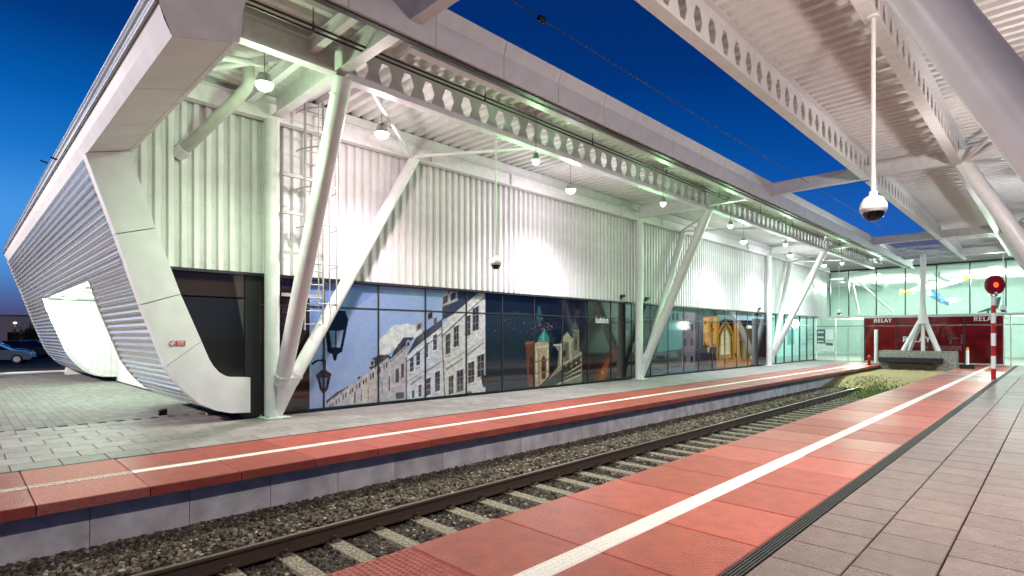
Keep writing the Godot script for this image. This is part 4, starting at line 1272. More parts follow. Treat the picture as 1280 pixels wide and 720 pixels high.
func build_building():
	var t := thing("terminal_building", "white terminal with ribbed upper cladding, printed glass below and a silver slanted end", "building", v(14, 0, 5))
	# core behind the facade
	var st := mb()
	bx(st, 12.36, 12.6, 0.0, 7.15, 4.33, 33.6)
	part("inner_wall", st, M.dark, t)
	st = mb()
	bx(st, 12.36, 32.0, 7.16, 7.3, 3.7, 60)
	part("roof", st, M.fascia, t)
	st = mb()
	bx(st, 12.36, 12.6, 2.95, 7.15, 33.6, 45.6)
	part("upper_wall", st, M.room, t)
	# ribbed cladding panels, 1.1 m wide, five ribs each
	var ps := mb()
	var pitch := 0.22
	var yb := 3.06
	var yt := 6.75
	for k in 5:
		var o := k * pitch
		var xs := [[o, 0.0], [o + 0.075, 0.0], [o + 0.100, 0.085], [o + 0.190, 0.085], [o + 0.22, 0.0]]
		for i in 4:
			quad(ps, v(-xs[i][1], yb, xs[i][0]), v(-xs[i][1], yt, xs[i][0]), v(-xs[i + 1][1], yt, xs[i + 1][0]), v(-xs[i + 1][1], yb, xs[i + 1][0]), v(9, 5, xs[i][0]))
	var pm := mesh_of(ps)
	for k in 39:
		put("cladding_panel", pm, pick(M.clads), t, v(12.16, 0, 2.12 + k * 1.1) - t.position)
	# rows of fixing screws, too small to tell apart
	ps = mb()
	for k in 39 * 5:
		for y in [3.2, 4.35, 5.5]:
			tube(ps, v(12.16, y, 2.157 + k * pitch), v(12.148, y, 2.157 + k * pitch), 0.012, 0.010, 5)
	part("fixing_screws", ps, M.steel, t).set_meta("kind", "stuff")
	st = mb()
	bx(st, 12.06, 12.30, 3.0, 3.058, 2.75, 44.9)
	part("drip_sill", st, M.frame, t)
	# printed glass: two rows of panes in dark frames
	var gl := 12.2
	var d0 := 4.62
	var w := 1.455
	for k in 20:
		var a := d0 + k * w
		var m: Material = M.mural[0 if k < 10 else 1]
		for row in [[0.05, 2.385], [2.415, 2.995]]:
			var p := put("window_pane", pane_mesh(gl, row[0], row[1], a + 0.02, a + w - 0.02, MX if k < 10 else MX + MW / 2.0), m, t)
			p.position -= t.position
	for k in 27:
		st = mb()
		bx(st, 12.18, 12.27, 0.0, 3.0, d0 + k * w - 0.019, d0 + k * w + 0.019)
		part("mullion", st, M.frame, t)
	st = mb()
	bx(st, 12.184, 12.269, 2.386, 2.414, 4.4, 43.0)
	part("transom", st, M.frame, t)
	st = mb()
	bx(st, 12.17, 12.3, 0.0, 0.045, 4.4, 43.0)
	part("base_rail", st, M.frame, t)
	# clear panes towards the hall
	for k in range(20, 26):
		var a := d0 + k * w
		for row in [[0.05, 2.385], [2.415, 2.995]]:
			st = mb()
			quad(st, v(gl + 0.02, row[0], a + 0.02), v(gl + 0.02, row[1], a + 0.02), v(gl + 0.02, row[1], a + w - 0.02), v(gl + 0.02, row[0], a + w - 0.02), v(20, 1, a))
			part("window_pane", st, M.tealglass, t)
	# lettering on the print
	for e in [[16.72, 2.12, 0.30], [30.7, 2.05, 0.26]]:
		var tm := text("lublin", e[2], 0.006)
		var o := put("lettering", tm, M.whitepaint, t, v(12.195, e[1], e[0]) - t.position, PI / 2)
		o.set_meta("label", "white lettering printed on the dark glass")
	# dark panes beside the slanted end
	var poly := [[4.30, 0.7], [3.6, 0.7], [3.3, 1.3], [2.9, 2.50], [4.30, 2.50]]
	st = mb()
	for i in range(1, 4):
		tri(st, v(12.19, poly[0][1], poly[0][0]), v(12.19, poly[i][1], poly[i][0]), v(12.19, poly[i + 1][1], poly[i + 1][0]), v(20, 1, 3))
	part("window_pane", st, M.darkpane, t)
	st = mb()
	quad(st, v(12.19, 2.53, 2.85), v(12.19, 3.0, 2.7), v(12.19, 3.0, 4.30), v(12.19, 2.53, 4.30), v(20, 1, 3))
	part("window_pane", st, M.brownpane, t)
	st = mb()
	bx(st, 12.16, 12.34, 0.0, 3.0, 4.30, 4.62)
	part("corner_post", st, M.black, t)
	st = mb()
	var lin_ := [[4.29, 0.4], [3.72, 0.5], [3.30, 1.2], [2.95, 2.3], [2.72, 3.0], [4.29, 3.0]]
	for i in range(1, 5):
		tri(st, v(12.3, lin_[0][1], lin_[0][0]), v(12.3, lin_[i][1], lin_[i][0]), v(12.3, lin_[i + 1][1], lin_[i + 1][0]), v(20, 1, 3))
	part("dark_lining", st, M.black, t)
	# white trim panels of the slanted end
	for seg in [[0, 6], [6, 7], [7, 8], [8, 9]]:
		var a: Array = []
		for q in OUT.slice(seg[0], seg[1] + 1):
			a.append([q[0] - (0.042 if q[1] > 0.3 else 0.0), q[1] - (0.012 if q[1] > 0.3 else 0.03)])
		var b: Array = INN.slice(seg[0], seg[1] + 1)
		part("trim_panel", trim_panel(11.90, 12.16, shrink(a, 0.006, 0.006), shrink(b, 0.006, 0.006)), M.trim, t)
	# soffit panels of the eave that runs out over the platform
	for k in 3:
		var l0 := 6.66 + k * 1.75
		st = mb()
		hull8(st, [v(l0 + 0.006, 4.90, 1.62), v(l0 + 1.744, 4.90, 1.62), v(l0 + 1.744, 5.07, 2.22), v(l0 + 0.006, 5.07, 2.22), v(l0 + 0.006, 5.0, 1.66), v(l0 + 1.744, 5.0, 1.66), v(l0 + 1.744, 5.17, 2.20), v(l0 + 0.006, 5.17, 2.20)])
		part("soffit_panel", st, M.trim, t)
	st = mb()
	hull8(st, [v(6.66, 5.07, 2.225), v(12.1, 5.07, 2.225), v(12.1, 5.10, 2.30), v(6.66, 5.10, 2.30), v(6.66, 6.9, 2.40), v(12.1, 6.9, 2.40), v(12.1, 6.9, 2.48), v(6.66, 6.9, 2.48)])
	part("eave_lining", st, M.trim, t)
	# eave: a smooth white strip, then metal round the edge of the roof
	for k in 15:
		var l0 := 6.66 + k * 1.75
		var l1 := minf(l0 + 1.746, 32.0)
		if l0 >= 32.0: break
		st = mb()
		for i in 2:
			quad(st, v(l0, EAVE[i][1], EAVE[i][0]), v(l1, EAVE[i][1], EAVE[i][0]), v(l1, EAVE[i + 1][1], EAVE[i + 1][0]), v(l0, EAVE[i + 1][1], EAVE[i + 1][0]), v(l0, 5, 9))
		part("eave_panel", st, M.trim, t)
	st = ribbed_sheet(EAVE.slice(2), 6.66, 32.0, 0.17, 0.03)
	part("eave_cladding", st, M.alu, t)
	st = mb()
	for q in [[1.47, 5.22], [1.515, 5.60]]:
		tube(st, v(6.66, q[1], q[0]), v(32.0, q[1], q[0]), 0.018, 0.018, 6)
	part("eave_rail", st, M.steel, t)
	for k in 2:
		st = mb()
		tube(st, v(14.4 + k * 1.9, 5.28 + k * 0.36, 1.50), v(14.4 + k * 1.9, 5.32 + k * 0.36, 1.36), 0.02, 0.02, 6)
		part("lightning_rod_holder", st, M.black, t)
	# end cap of the eave towards the track
	st = mb()
	var cap := [[1.62, 4.90], [1.50, 5.20], [1.50, 5.48], [1.68, 5.82], [2.15, 6.28], [2.6, 6.62], [2.48, 6.0], [2.22, 5.07]]
	for i in range(1, cap.size() - 1):
		tri(st, v(6.65, cap[0][1], cap[0][0]), v(6.65, cap[i][1], cap[i][0]), v(6.65, cap[i + 1][1], cap[i + 1][0]), v(9, 5, 2))
	part("eave_end_cap", st, M.fascia, t)
	# silver ribbed end wall in three fields round the entrance
	for f in [[11.92, 16.0, -1.0], [16.0, 25.4, 3.02], [25.4, 32.0, -1.0]]:
		var a: float = f[0]
		while a < f[1] - 0.05:
			var b := minf(a + 3.2, f[1])
			part("ribbed_sheet", ribbed_sheet(OUT, a, b - 0.004, 0.14, 0.034, f[2]), M.alu, t)
			a = b
	for l in [16.0, 25.4, 32.0]:
		st = mb()
		for i in OUT.size() - 1:
			var a: Array = OUT[i]
			var b: Array = OUT[i + 1]
			if l < 30.0 and a[1] > 3.0: continue
			var y1: float = b[1] if l > 30.0 else minf(b[1], 3.03)
			var d1: float = lerpf(a[0], b[0], (y1 - a[1]) / maxf(b[1] - a[1], 0.001))
			var s := -1.0 if l < 20.0 else 1.0
			hull8(st, [v(l + 0.01, a[1], a[0] - 0.045), v(l + 0.01, a[1], a[0] + 0.10), v(l - s * 0.05, a[1], a[0] + 0.10), v(l - s * 0.05, a[1], a[0] - 0.045), v(l + 0.01, y1, d1 - 0.045), v(l + 0.01, y1, d1 + 0.10), v(l - s * 0.05, y1, d1 + 0.10), v(l - s * 0.05, y1, d1 - 0.045)])
		part("edge_trim", st, M.alu, t)
	# entrance recess: ribbed lining, ceiling, doors
	st = mb()
	bx(st, 15.7, 25.7, 0.0, 3.2, 4.36, 4.46)
	part("recess_back", st, M.clad, t)
	st = mb()
	for k in 36:
		var l := 18.2 + k * 0.2
		bx(st, l, l + 0.1, 0.02, 2.98, 4.33, 4.358)
	part("recess_ribs", st, M.clad, t)
	st = mb()
	for k in 10:
		var rd := 2.45 + k * 0.2
		var ry := 0.02
		for i in OUT.size() - 1:
			if OUT[i][0] + 0.12 >= rd and OUT[i + 1][0] + 0.12 < rd:
				ry = lerpf(OUT[i][1], OUT[i + 1][1], (OUT[i][0] + 0.12 - rd) / (OUT[i][0] - OUT[i + 1][0]))
		bx(st, 25.37, 25.398, ry, 2.98, rd, rd + 0.1)
	recess_cheek(st, 25.4, 25.5)
	part("recess_side", st, M.clad, t)
	st = mb()
	recess_cheek(st, 15.9, 16.0)
	part("recess_side", st, M.clad, t)
	st = mb()
	bx(st, 16.0, 25.4, 3.02, 3.1, 2.25, 4.36)
	part("recess_ceiling", st, M.clad, t)
	for k in 2:
		st = mb()
		var l := 16.3 + k * 0.95
		bx(st, l, l + 0.06, 0.0, 2.15, 4.31, 4.352)
		bx(st, l + 0.84, l + 0.9, 0.0, 2.15, 4.31, 4.352)
		bx(st, l + 0.06, l + 0.84, 2.09, 2.15, 4.31, 4.352)
		bx(st, l + 0.06, l + 0.84, 0.0, 0.08, 4.31, 4.352)
		var door := part("door", st, M.steel, t)
		st = mb()
		bx(st, l + 0.06, l + 0.84, 0.08, 2.09, 4.33, 4.34)
		part("pane", st, M.tealglass, door)
	# soffit behind the curved foot, rear end
	st = mb()
	bx(st, 12.6, 31.95, 0.0, 7.15, 4.47, 4.6)
	part("inner_wall", st, M.room, t)
	st = mb()
	for i in OUT.size() - 1:
		tri(st, v(31.98, 2.5, 4.3), v(31.98, OUT[i][1], OUT[i][0]), v(31.98, OUT[i + 1][1], OUT[i + 1][0]), v(20, 2, 4))
	tri(st, v(31.98, 2.5, 4.3), v(31.98, 4.9, 1.62), v(31.98, 7.0, 4.3), v(20, 2, 4))
	part("rear_end", st, M.black, t)
	# wall head beam with short posts
	st = mb()
	ibeam_d(st, 11.86, 6.27, 6.66, 0.20, 2.3, 45.0)
	part("wall_beam", st, M.white, t)
	for k in 14:
		st = mb()
		bx(st, 11.78, 11.94, 6.292, 6.638, 2.9 + k * 3.0, 2.93 + k * 3.0)
		part("stiffener", st, M.white, t)
	st = mb()
	bx(st, 11.98, 12.1, 6.70, 6.98, 2.3, 45.0)
	part("wall_head", st, M.clad, t)

func recess_cheek(st: SurfaceTool, l0: float, l1: float):
	for i in OUT.size() - 1:
		var a: Array = OUT[i]
		var b: Array = OUT[i + 1]
		if a[1] > 3.0: continue
		var y1 := minf(b[1], 3.0)
		var d1 := lerpf(a[0], b[0], (y1 - a[1]) / maxf(b[1] - a[1], 0.001))
		hull8(st, [v(l0, a[1], a[0] + 0.1), v(l1, a[1], a[0] + 0.1), v(l1, a[1], 4.42), v(l0, a[1], 4.42), v(l0, y1, d1 + 0.1), v(l1, y1, d1 + 0.1), v(l1, y1, 4.42), v(l0, y1, 4.42)])

func text(s: String, size: float, depth: float) -> TextMesh:
	var tm := TextMesh.new()
	tm.text = s
	var f := SystemFont.new()
	f.font_names = PackedStringArray(["Droid Sans"])
	f.font_weight = 700
	tm.font = f
	tm.font_size = 64
	tm.pixel_size = size / 64.0
	tm.depth = depth
	tm.horizontal_alignment = HORIZONTAL_ALIGNMENT_LEFT
	tm.vertical_alignment = VERTICAL_ALIGNMENT_BOTTOM
	return tm

# ---------------------------------------------------------------- canopies
func deck_sheet(l0: float, l1: float, along_l := true) -> ArrayMesh:
	# three ribs of deep roof sheet, 0.9 m, ribs running across the track
	var st := mb()
	for k in 3:
		var o := k * 0.3
		var xs := [[o, 0.12], [o + 0.11, 0.12], [o + 0.145, 0.0], [o + 0.265, 0.0], [o + 0.30, 0.12]]
		for i in 4:
			quad(st, v(l0, xs[i][1], xs[i][0]), v(l1, xs[i][1], xs[i][0]), v(l1, xs[i + 1][1], xs[i + 1][0]), v(l0, xs[i + 1][1], xs[i + 1][0]), v(l0, 9, o))
	return mesh_of(st)

func castellated(parent: Node, l: float, y0: float, y1: float, d0: float, d1: float, w := 0.2):
	var b := part("castellated_beam", castellated_web(l, y0 + 0.02, y1 - 0.02, d0, d1), M.white, parent)
	for y in [y0, y1 - 0.02]:
		var st := mb()
		bx(st, l - w / 2, l + w / 2, y, y + 0.02, d0, d1)
		part("flange", st, M.white, b)

func build_canopy_terminal():
	var t := thing("platform_canopy", "white steel canopy joined to the terminal wall, pale fascia along its edge", "canopy", v(9, 6.2, 5))
	castellated(t, 8.95, 6.22, 6.96, B1 + 0.12, B2 - 0.12)
	castellated(t, 8.95, 6.26, 7.0, B2 + 0.12, B3 - 0.12)
	castellated(t, 8.95, 6.26, 7.0, B3 + 0.12, 44.0)
	var st := mb()
	ibeam_d(st, 9.0, 6.30, 6.72, 0.2, 2.45, B1 - 0.12)
	part("end_bay_beam", st, M.white, t)
	# roof sheets
	var m := deck_sheet(7.22, 12.1)
	for k in 45:
		put("roof_sheet", m, M.deck, t, v(0, 7.0, B1 + k * 0.9) - t.position)
	# end bay: ribs run along the track
	st = mb()
	for k in 18:
		var o := 6.8 + k * 0.3
		var xs := [[o, 0.10], [o + 0.11, 0.10], [o + 0.145, 0.0], [o + 0.265, 0.0], [o + 0.30, 0.10]]
		for i in 4:
			quad(st, v(xs[i][0], 6.80 + xs[i][1], 2.3), v(xs[i + 1][0], 6.80 + xs[i + 1][1], 2.3), v(xs[i + 1][0], 6.80 + xs[i + 1][1], B1 - 0.02), v(xs[i][0], 6.80 + xs[i][1], B1 - 0.02), v(9, 20, 3))
	part("roof_sheet", st, M.deck, t)
	st = mb()
	bx(st, 7.4, 12.3, 7.14, 7.2, 2.9, 46)
	part("roof_cover", st, M.fascia, t)
	# cross beams
	for d in [B1, B2, B3]:
		st = mb()
		ibeam_l(st, d, 6.36, 6.78, 0.2, 6.76, 11.75)
		part("cross_beam", st, M.white, t)
	for d in [4.25, 2.62]:
		st = mb()
		ibeam_l(st, d, 6.50, 6.74, 0.13, 6.9, 11.75)
		part("purlin", st, M.white, t)
	# fascia panels
	var k := 0
	var d := 2.26
	while d < 43.9:
		var e := minf(d + 1.455, 44.0)
		st = mb()
		hull8(st, [v(6.75, 6.13, d + 0.006), v(6.80, 6.13, d + 0.006), v(6.80, 6.13, e - 0.006), v(6.75, 6.13, e - 0.006), v(6.75, 6.53, d + 0.006), v(6.80, 6.53, d + 0.006), v(6.80, 6.53, e - 0.006), v(6.75, 6.53, e - 0.006)])
		hull8(st, [v(6.75, 6.531, d + 0.006), v(6.80, 6.531, d + 0.006), v(6.80, 6.531, e - 0.006), v(6.75, 6.531, e - 0.006), v(6.67, 6.75, d + 0.006), v(6.72, 6.76, d + 0.006), v(6.72, 6.76, e - 0.006), v(6.67, 6.75, e - 0.006)])
		part("fascia_panel", st, M.fascia, t)
		d = e
	st = mb()
	bx(st, 6.803, 6.90, 6.10, 6.13, 2.3, 44.0)
	part("fascia_gap", st, M.black, t)
	st = mb()
	ibeam_d(st, 7.12, 6.14, 6.34, 0.16, B1 + 0.15, 44.0)
	part("edge_beam", st, M.white, t)
	# wind braces of round tube
	for b in [B1, B2, B3]:
		for e in [[0.55, 9.0], [5.2, 9.0]]:
			if b + e[0] > 43.0: continue
			st = mb()
			tube(st, v(11.75, 6.30, b + 3.45), v(e[1], 6.32, b + e[0]), 0.045, 0.045, 8)
			part("wind_brace", st, M.white, t)
	for e in [[11.7, 2.7, 9.3, 4.1], [9.3, 4.1, 9.1, 4.5], [9.9, 3.9, 10.6, 2.5]]:
		st = mb()
		tube(st, v(e[0], 6.5, e[1]), v(e[2], 6.55, e[3]), 0.06, 0.06, 8)
		part("wind_brace", st, M.white, t)

func build_canopy_platform():
	var t := thing("platform_canopy", "white steel canopy over the island platform with rows of hexagon holes in its beams", "canopy", v(2, 6.3, 5))
	for e in [[-8.0, B1 - 0.12], [B1 + 0.12, B2 - 0.12], [B2 + 0.12, B3 - 0.12], [B3 + 0.12, 43.0]]:
		castellated(t, 4.0, 6.30, 7.05, e[0], e[1])
		castellated(t, 1.92, 6.30, 7.05, e[0], e[1])
		castellated(t, -3.6, 6.30, 7.05, e[0], e[1])
	var m := deck_sheet(-6.2, 4.62)
	for k in range(-12, 43):
		put("roof_sheet", m, M.deck, t, v(0, 7.055, B1 + k * 0.9) - t.position)
	var st := mb()
	bx(st, -6.2, 4.62, 7.20, 7.26, -6.0, 43.5)
	part("roof_cover", st, M.fascia, t)
	for d in [B1, B2, B3, B4]:
		st = mb()
		ibeam_l(st, d, 6.36, 6.74, 0.2, -6.2, 6.74)
		part("cross_beam", st, M.white, t)
	for b in [B1, B2, B3]:
		for e in [[-1.6, 0.9], [1.6, 0.9], [-3.4, -1.2], [3.4, -1.2]]:
			st = mb()
			tube(st, v(1.85, 6.34, b), v(e[1], 6.7, b + e[0]), 0.05, 0.05, 8)
			part("wind_brace", st, M.white, t)
	# roof over the hall front
	var r := thing("hall_roof", "pale flat roof between the track opening and the glazed hall front", "roof", v(5, 6.9, 44))
	st = mb()
	bx(st, -8, 12.0, 7.02, 7.14, B4 + 0.15, 47)
	part("roof_slab", st, M.deck, r)
	st = mb()
	bx(st, 4.1, 6.72, 6.40, 7.02, B4 + 0.12, B4 + 0.2)
	part("end_fascia", st, M.fascia, r)
	for k in 5:
		st = mb()
		ibeam_l(st, 42.2 + k * 0.8, 6.7, 6.98, 0.12, -8, 11.9)
		part("purlin", st, M.white, r)

func build_columns():
	var say := ["white three-legged steel column beside the slanted silver end", "white three-legged steel column between the dark printed panes", "white three-legged steel column before the clear panes of the hall"]
	var i := 0
	for d in [4.72, 19.08, 32.9]:
		var t := thing("steel_column", say[i], "column", v(11.78, 0, d), "columns along the terminal wall")
		var st := mb()
		tube(st, v(11.80, 0.0, d), v(11.80, 6.28, d), 0.15, 0.15, 20)
		part("post", st, M.white, t)
		st = mb()
		tube(st, v(11.58, 0.72, d + 0.12), v(8.98, 6.30, d + 0.12), 0.165, 0.165, 20)
		part("strut", st, M.white, t)
		st = mb()
		tube(st, v(11.68, 0.72, d + 0.36), v(11.80, 6.28, d + 3.62), 0.14, 0.14, 20)
		part("strut", st, M.white, t)
		st = mb()
		hull8(st, [v(11.70, 0.0, d + 0.02), v(11.88, 0.0, d + 0.02), v(11.88, 0.0, d + 0.16), v(11.70, 0.0, d + 0.16), v(11.44, 0.84, d + 0.02), v(11.84, 0.84, d + 0.02), v(11.80, 0.84, d + 0.50), v(11.52, 0.84, d + 0.50)])
		part("gusset", st, M.white, t)
		st = mb()
		bx(st, 11.55, 12.0, 0.0, 0.02, d - 0.22, d + 0.30)
		part("base_plate", st, M.white, t)
		for q in [[v(11.58, 0.72, d + 0.12), v(8.98, 6.30, d + 0.12), 0.165], [v(11.68, 0.72, d + 0.36), v(11.80, 6.28, d + 3.62), 0.14]]:
			var ax: Vector3 = (q[1] - q[0]).normalized()
			st = mb()
			tube(st, q[0] + ax * 0.16, q[0] + ax * 0.185, q[2] + 0.016, q[2] + 0.016, 20)
			tube(st, q[0] + ax * 0.19, q[0] + ax * 0.215, q[2] + 0.016, q[2] + 0.016, 20)
			part("flange_ring", st, M.white, t)
			st = mb()
			tube(st, q[1] - ax * 0.34, q[1] - ax * 0.30, q[2] + 0.02, q[2] + 0.02, 20)
			part("weld_collar", st, M.white, t)
		for q in [[11.60, -0.17], [11.95, -0.17], [11.60, 0.25], [11.95, 0.25]]:
			st = mb()
			tube(st, v(q[0], 0.02, d + q[1]), v(q[0], 0.06, d + q[1]), 0.018, 0.018, 6)
			part("anchor_bolt", st, M.steel, t)
		i += 1
	say = ["thick white sloping canopy strut nearest the camera, crossing the upper corner", "white sloping canopy strut behind the hanging dome camera", "white sloping canopy strut nearest the red signal disc"]
	i = 0
	for d in [B1, B2, B3]:
		var t := thing("steel_column", say[i], "column", v(-1.1, 0, d), "columns of the island canopy")
		var st := mb()
		tube(st, v(-1.25, 0.3, d), v(1.80, 6.36, d), 0.175, 0.175, 24)
		part("strut", st, M.white, t)
		st = mb()
		tube(st, v(-1.30, 0.3, d), v(-3.5, 6.36, d), 0.165, 0.165, 20)
		part("strut", st, M.white, t)
		st = mb()
		tube(st, v(-1.28, 0.0, d), v(-1.28, 0.6, d), 0.26, 0.22, 20)
		part("base", st, M.white, t)
		i += 1

# ---------------------------------------------------------------- glazed hall at the end of the track
func build_hall():
	var t := thing("arrivals_hall", "glazed hall closing the track end, clear upper panes above dark red panels", "building", v(5, 0, 46))
	var st := mb()
	bx(st, -8, 16, -0.1, 0.0, 43.0, 58)
	part("floor", st, M.concrete, t)
	st = mb()
	bx(st, -8, 16, 0, 8.2, 58.0, 58.2)
	part("back_wall", st, M.room, t)
	st = mb()
	bx(st, -8.2, -8, 0, 8.2, 43.0, 58)
	part("side_wall", st, M.room, t)
	st = mb()
	bx(st, 16, 16.2, 0, 8.2, 33.6, 58)
	part("side_wall", st, M.room, t)
	st = mb()
	bx(st, 12.6, 16, 0, 3.0, 33.4, 33.6)
	part("side_wall", st, M.room, t)
	st = mb()
	bx(st, 12.6, 16, 2.99, 3.1, 33.6, 46)
	part("low_ceiling", st, M.room, t)
	st = mb()
	bx(st, 12.6, 16, -0.1, -0.001, 33.6, 43)
	part("floor", st, M.concrete, t)
	st = mb()
	bx(st, -8, 16, 8.2, 8.3, 46.2, 58)
	part("ceiling", st, M.room_ceiling, t)
	st = mb()
	bx(st, -8, 16, 6.47, 8.2, 46.1, 46.25)
	part("upper_wall", st, M.white, t)
	# open ceiling rafts
	for k in 12:
		st = mb()
		ibeam_l(st, 47.0 + k * 0.9, 6.15, 6.40, 0.10, -8, 16)
		part("ceiling_beam", st, M.white, t)
	for k in 4:
		st = mb()
		tube(st, v(-5 + k * 5.4, 5.85, 46.6), v(-5 + k * 5.4, 5.85, 57.5), 0.2, 0.22, 12)
		part("air_duct", st, M.steel, t)
	for k in 2:
		st = mb()
		tube(st, v(11.6 - k * 0.2, 6.6, 48.5), v(8.6 + k * 2.2, 3.4, 48.5), 0.08, 0.08, 8)
		part("truss_bar", st, M.white, t)
	# ledge
	st = mb()
	bx(st, -8, 12.15, 2.90, 3.04, 42.94, 46.1)
	part("ledge", st, M.white, t)
	# upper glazing
	var us := [12.1, 10.88, 9.17, 7.47, 5.75, 4.04, 2.31, 0.58, -1.15, -2.88, -4.6]
	for k in us.size():
		st = mb()
		bx(st, us[k] - 0.03, us[k] + 0.03, 3.04, 6.47, 45.94, 46.06)
		part("mullion", st, M.frame, t)
		if k > 0:
			st = mb()
			quad(st, v(us[k] + 0.03, 3.04, 46), v(us[k - 1] - 0.03, 3.04, 46), v(us[k - 1] - 0.03, 6.47, 46), v(us[k] + 0.03, 6.47, 46), v(5, 4, 60))
			part("window_pane", st, M.glass, t)
	st = mb()
	bx(st, -8, 12.1, 6.40, 6.52, 45.93, 46.07)
	part("head_rail", st, M.frame, t)
	# lower front
	var ls := [12.2, 10.98, 9.24, 7.49, 5.72, 4.04, 2.25, 1.95, 0.6, -0.8, -2.2]
	for k in ls.size():
		st = mb()
		bx(st, ls[k] - 0.03, ls[k] + 0.03, 0.0, 2.9, 42.96, 43.04)
		part("mullion", st, M.frame if k > 1 and k < 6 else M.white, t)
		if k == 0: continue
		for row in [[0.04, 2.33], [2.38, 2.88]]:
			st = mb()
			if k >= 3 and k <= 6:
				bx(st, ls[k] + 0.03, ls[k - 1] - 0.03, row[0], row[1], 42.98, 43.0)
				part("red_panel", st, M.redpane, t)
			else:
				quad(st, v(ls[k] + 0.03, row[0], 43), v(ls[k - 1] - 0.03, row[0], 43), v(ls[k - 1] - 0.03, row[1], 43), v(ls[k] + 0.03, row[1], 43), v(5, 1, 60))
				part("window_pane", st, M.glass, t)
	st = mb()
	bx(st, -8, 12.2, 2.335, 2.375, 42.965, 43.035)
	part("transom", st, M.frame, t)
	for e in [[8.72, 2.50, 0.34], [3.62, 2.50, 0.36], [7.15, 1.18, 0.50]]:
		var tm := text("RELAY", e[2], 0.012)
		var o := put("lettering", tm, M.whitepaint, t, v(e[0], e[1], 42.96) - t.position)
		o.set_meta("label", "white capital letters on the dark red panel")
	# pale print on the red panels: a table with a cloth, cups
	st = mb()
	for e in [[4.55, 1.55, 0.55, 0.10], [4.70, 1.45, 0.12, 0.5], [4.15, 1.50, 0.12, 0.55], [4.9, 0.95, 1.5, 0.28], [5.9, 0.95, 0.25, 0.22]]:
		bx(st, e[0] - e[2] / 2, e[0] + e[2] / 2, e[1] - e[3] / 2, e[1] + e[3] / 2, 42.974, 42.978)
	part("print", st, tri_mat(lin(0.42, 0.26, 0.25), 0.15, noise_tex(61, 0.05, Color(0.3, 0.1, 0.1), Color(1, 1, 1), 128), 1.5), t)
	# posters and a door behind the left-hand panes
	for e in [[11.95, 1.15, 0.62, 1.0, "black"], [11.38, 1.45, 0.45, 0.7, "whitepaint"], [11.38, 1.02, 0.45, 0.18, "redpaint"], [11.65, 0.62, 1.15, 0.62, "whitepaint"]]:
		st = mb()
		bx(st, e[0] - e[2] / 2, e[0] + e[2] / 2, e[1], e[1] + e[3], 43.05, 43.06)
		part("poster", st, M[e[4]], t)
	st = mb()
	for y in [1.25, 1.55, 1.9]:
		bx(st, 11.75, 12.12, y, y + 0.10, 43.04, 43.046)
	part("poster_print", st, M.whitepaint, t)
	st = mb()
	bx(st, 9.35, 9.42, 0.0, 2.2, 43.05, 43.1)
	bx(st, 10.2, 10.27, 0.0, 2.2, 43.05, 43.1)
	bx(st, 9.42, 10.2, 2.13, 2.2, 43.05, 43.1)
	bx(st, 9.46, 9.50, 0.9, 1.9, 43.02, 43.05)
	part("door", st, M.steel, t)
	for e in [[37.0, 1.0], [39.4, 1.3]]:
		st = mb()
		bx(st, 12.9, 12.95, 1.1, 2.1, e[0], e[0] + 1.2)
		bx(st, 12.89, 12.9, 1.5, 1.8, e[0] + 0.1, e[0] + 1.1)
		part("poster", st, M.dark, t)
	# lit ceiling panels
	for k in 5:
		for j in 3:
			st = mb()
			bx(st, -4.5 + k * 4.0, -3.3 + k * 4.0, 6.08, 6.11, 48 + j * 3.2, 48.4 + j * 3.2)
			part("lamp_panel", st, M.panel_light, t)
	for e in [[10.0, 5.7, 50.0, 60.0], [3.0, 5.7, 50.0, 60.0], [-4.0, 5.7, 50.0, 50.0], [10.2, 2.6, 45.0, 12.0], [1.0, 2.6, 45.2, 16.0], [14.2, 2.7, 38.5, 12.0]]:
		var o := OmniLight3D.new()
		o.name = "hall_light"
		o.light_color = Color(0.86, 1.0, 0.93)
		o.light_energy = e[3]
		o.omni_range = 40
		o.omni_attenuation = 2.0
		o.light_size = 0.3
		o.shadow_enabled = true
		t.add_child(o, true)
		o.position = v(e[0], e[1], e[2]) - t.position
	# hanging aircraft figure behind the upper glass
	var p := thing("aircraft_model", "white model aircraft with orange wing tips and blue tail hanging behind the upper glass", "model aircraft", v(6.8, 5.0, 52))
	st = mb()
	blade(st, [[8.1, 5.2, 0.10], [7.4, 5.35, 0.28], [6.2, 5.6, 0.34], [5.0, 5.85, 0.20]], 51.9)
	part("wing", st, M.whitepaint, p)
	st = mb()
	blade(st, [[8.75, 5.02, 0.16], [8.12, 5.18, 0.11]], 51.9)
	blade(st, [[4.98, 5.855, 0.19], [4.2, 6.0, 0.08], [3.85, 6.08, 0.02]], 51.9)
	part("wing_tip", st, M.orange, p)
	st = mb()
	blade(st, [[8.3, 7.6, 0.30], [7.9, 6.5, 0.38], [7.4, 5.6, 0.42], [6.95, 5.05, 0.34]], 52.3)
	part("fuselage", st, M.whitepaint, p)
	st = mb()
	blade(st, [[6.94, 5.04, 0.34], [6.35, 4.5, 0.32], [5.85, 4.1, 0.16]], 52.3)
	part("tail", st, M.navy, p)
	st = mb()
	blade(st, [[6.0, 4.35, 0.05], [5.5, 4.3, 0.22], [5.1, 4.38, 0.06]], 52.1)
	part("tail_fin", st, M.whitepaint, p)
	for e in [[7.9, 7.0], [5.6, 5.9]]:
		st = mb()
		tube(st, v(e[0], e[1], 52.2), v(e[0], 8.2, 52.2), 0.012, 0.012, 5)
		part("cable", st, M.steel, p)
	p = thing("folded_seat", "small grey seat-like object behind the upper glass beside the signal", "seat", v(3.2, 3.04, 47))
	st = mb()
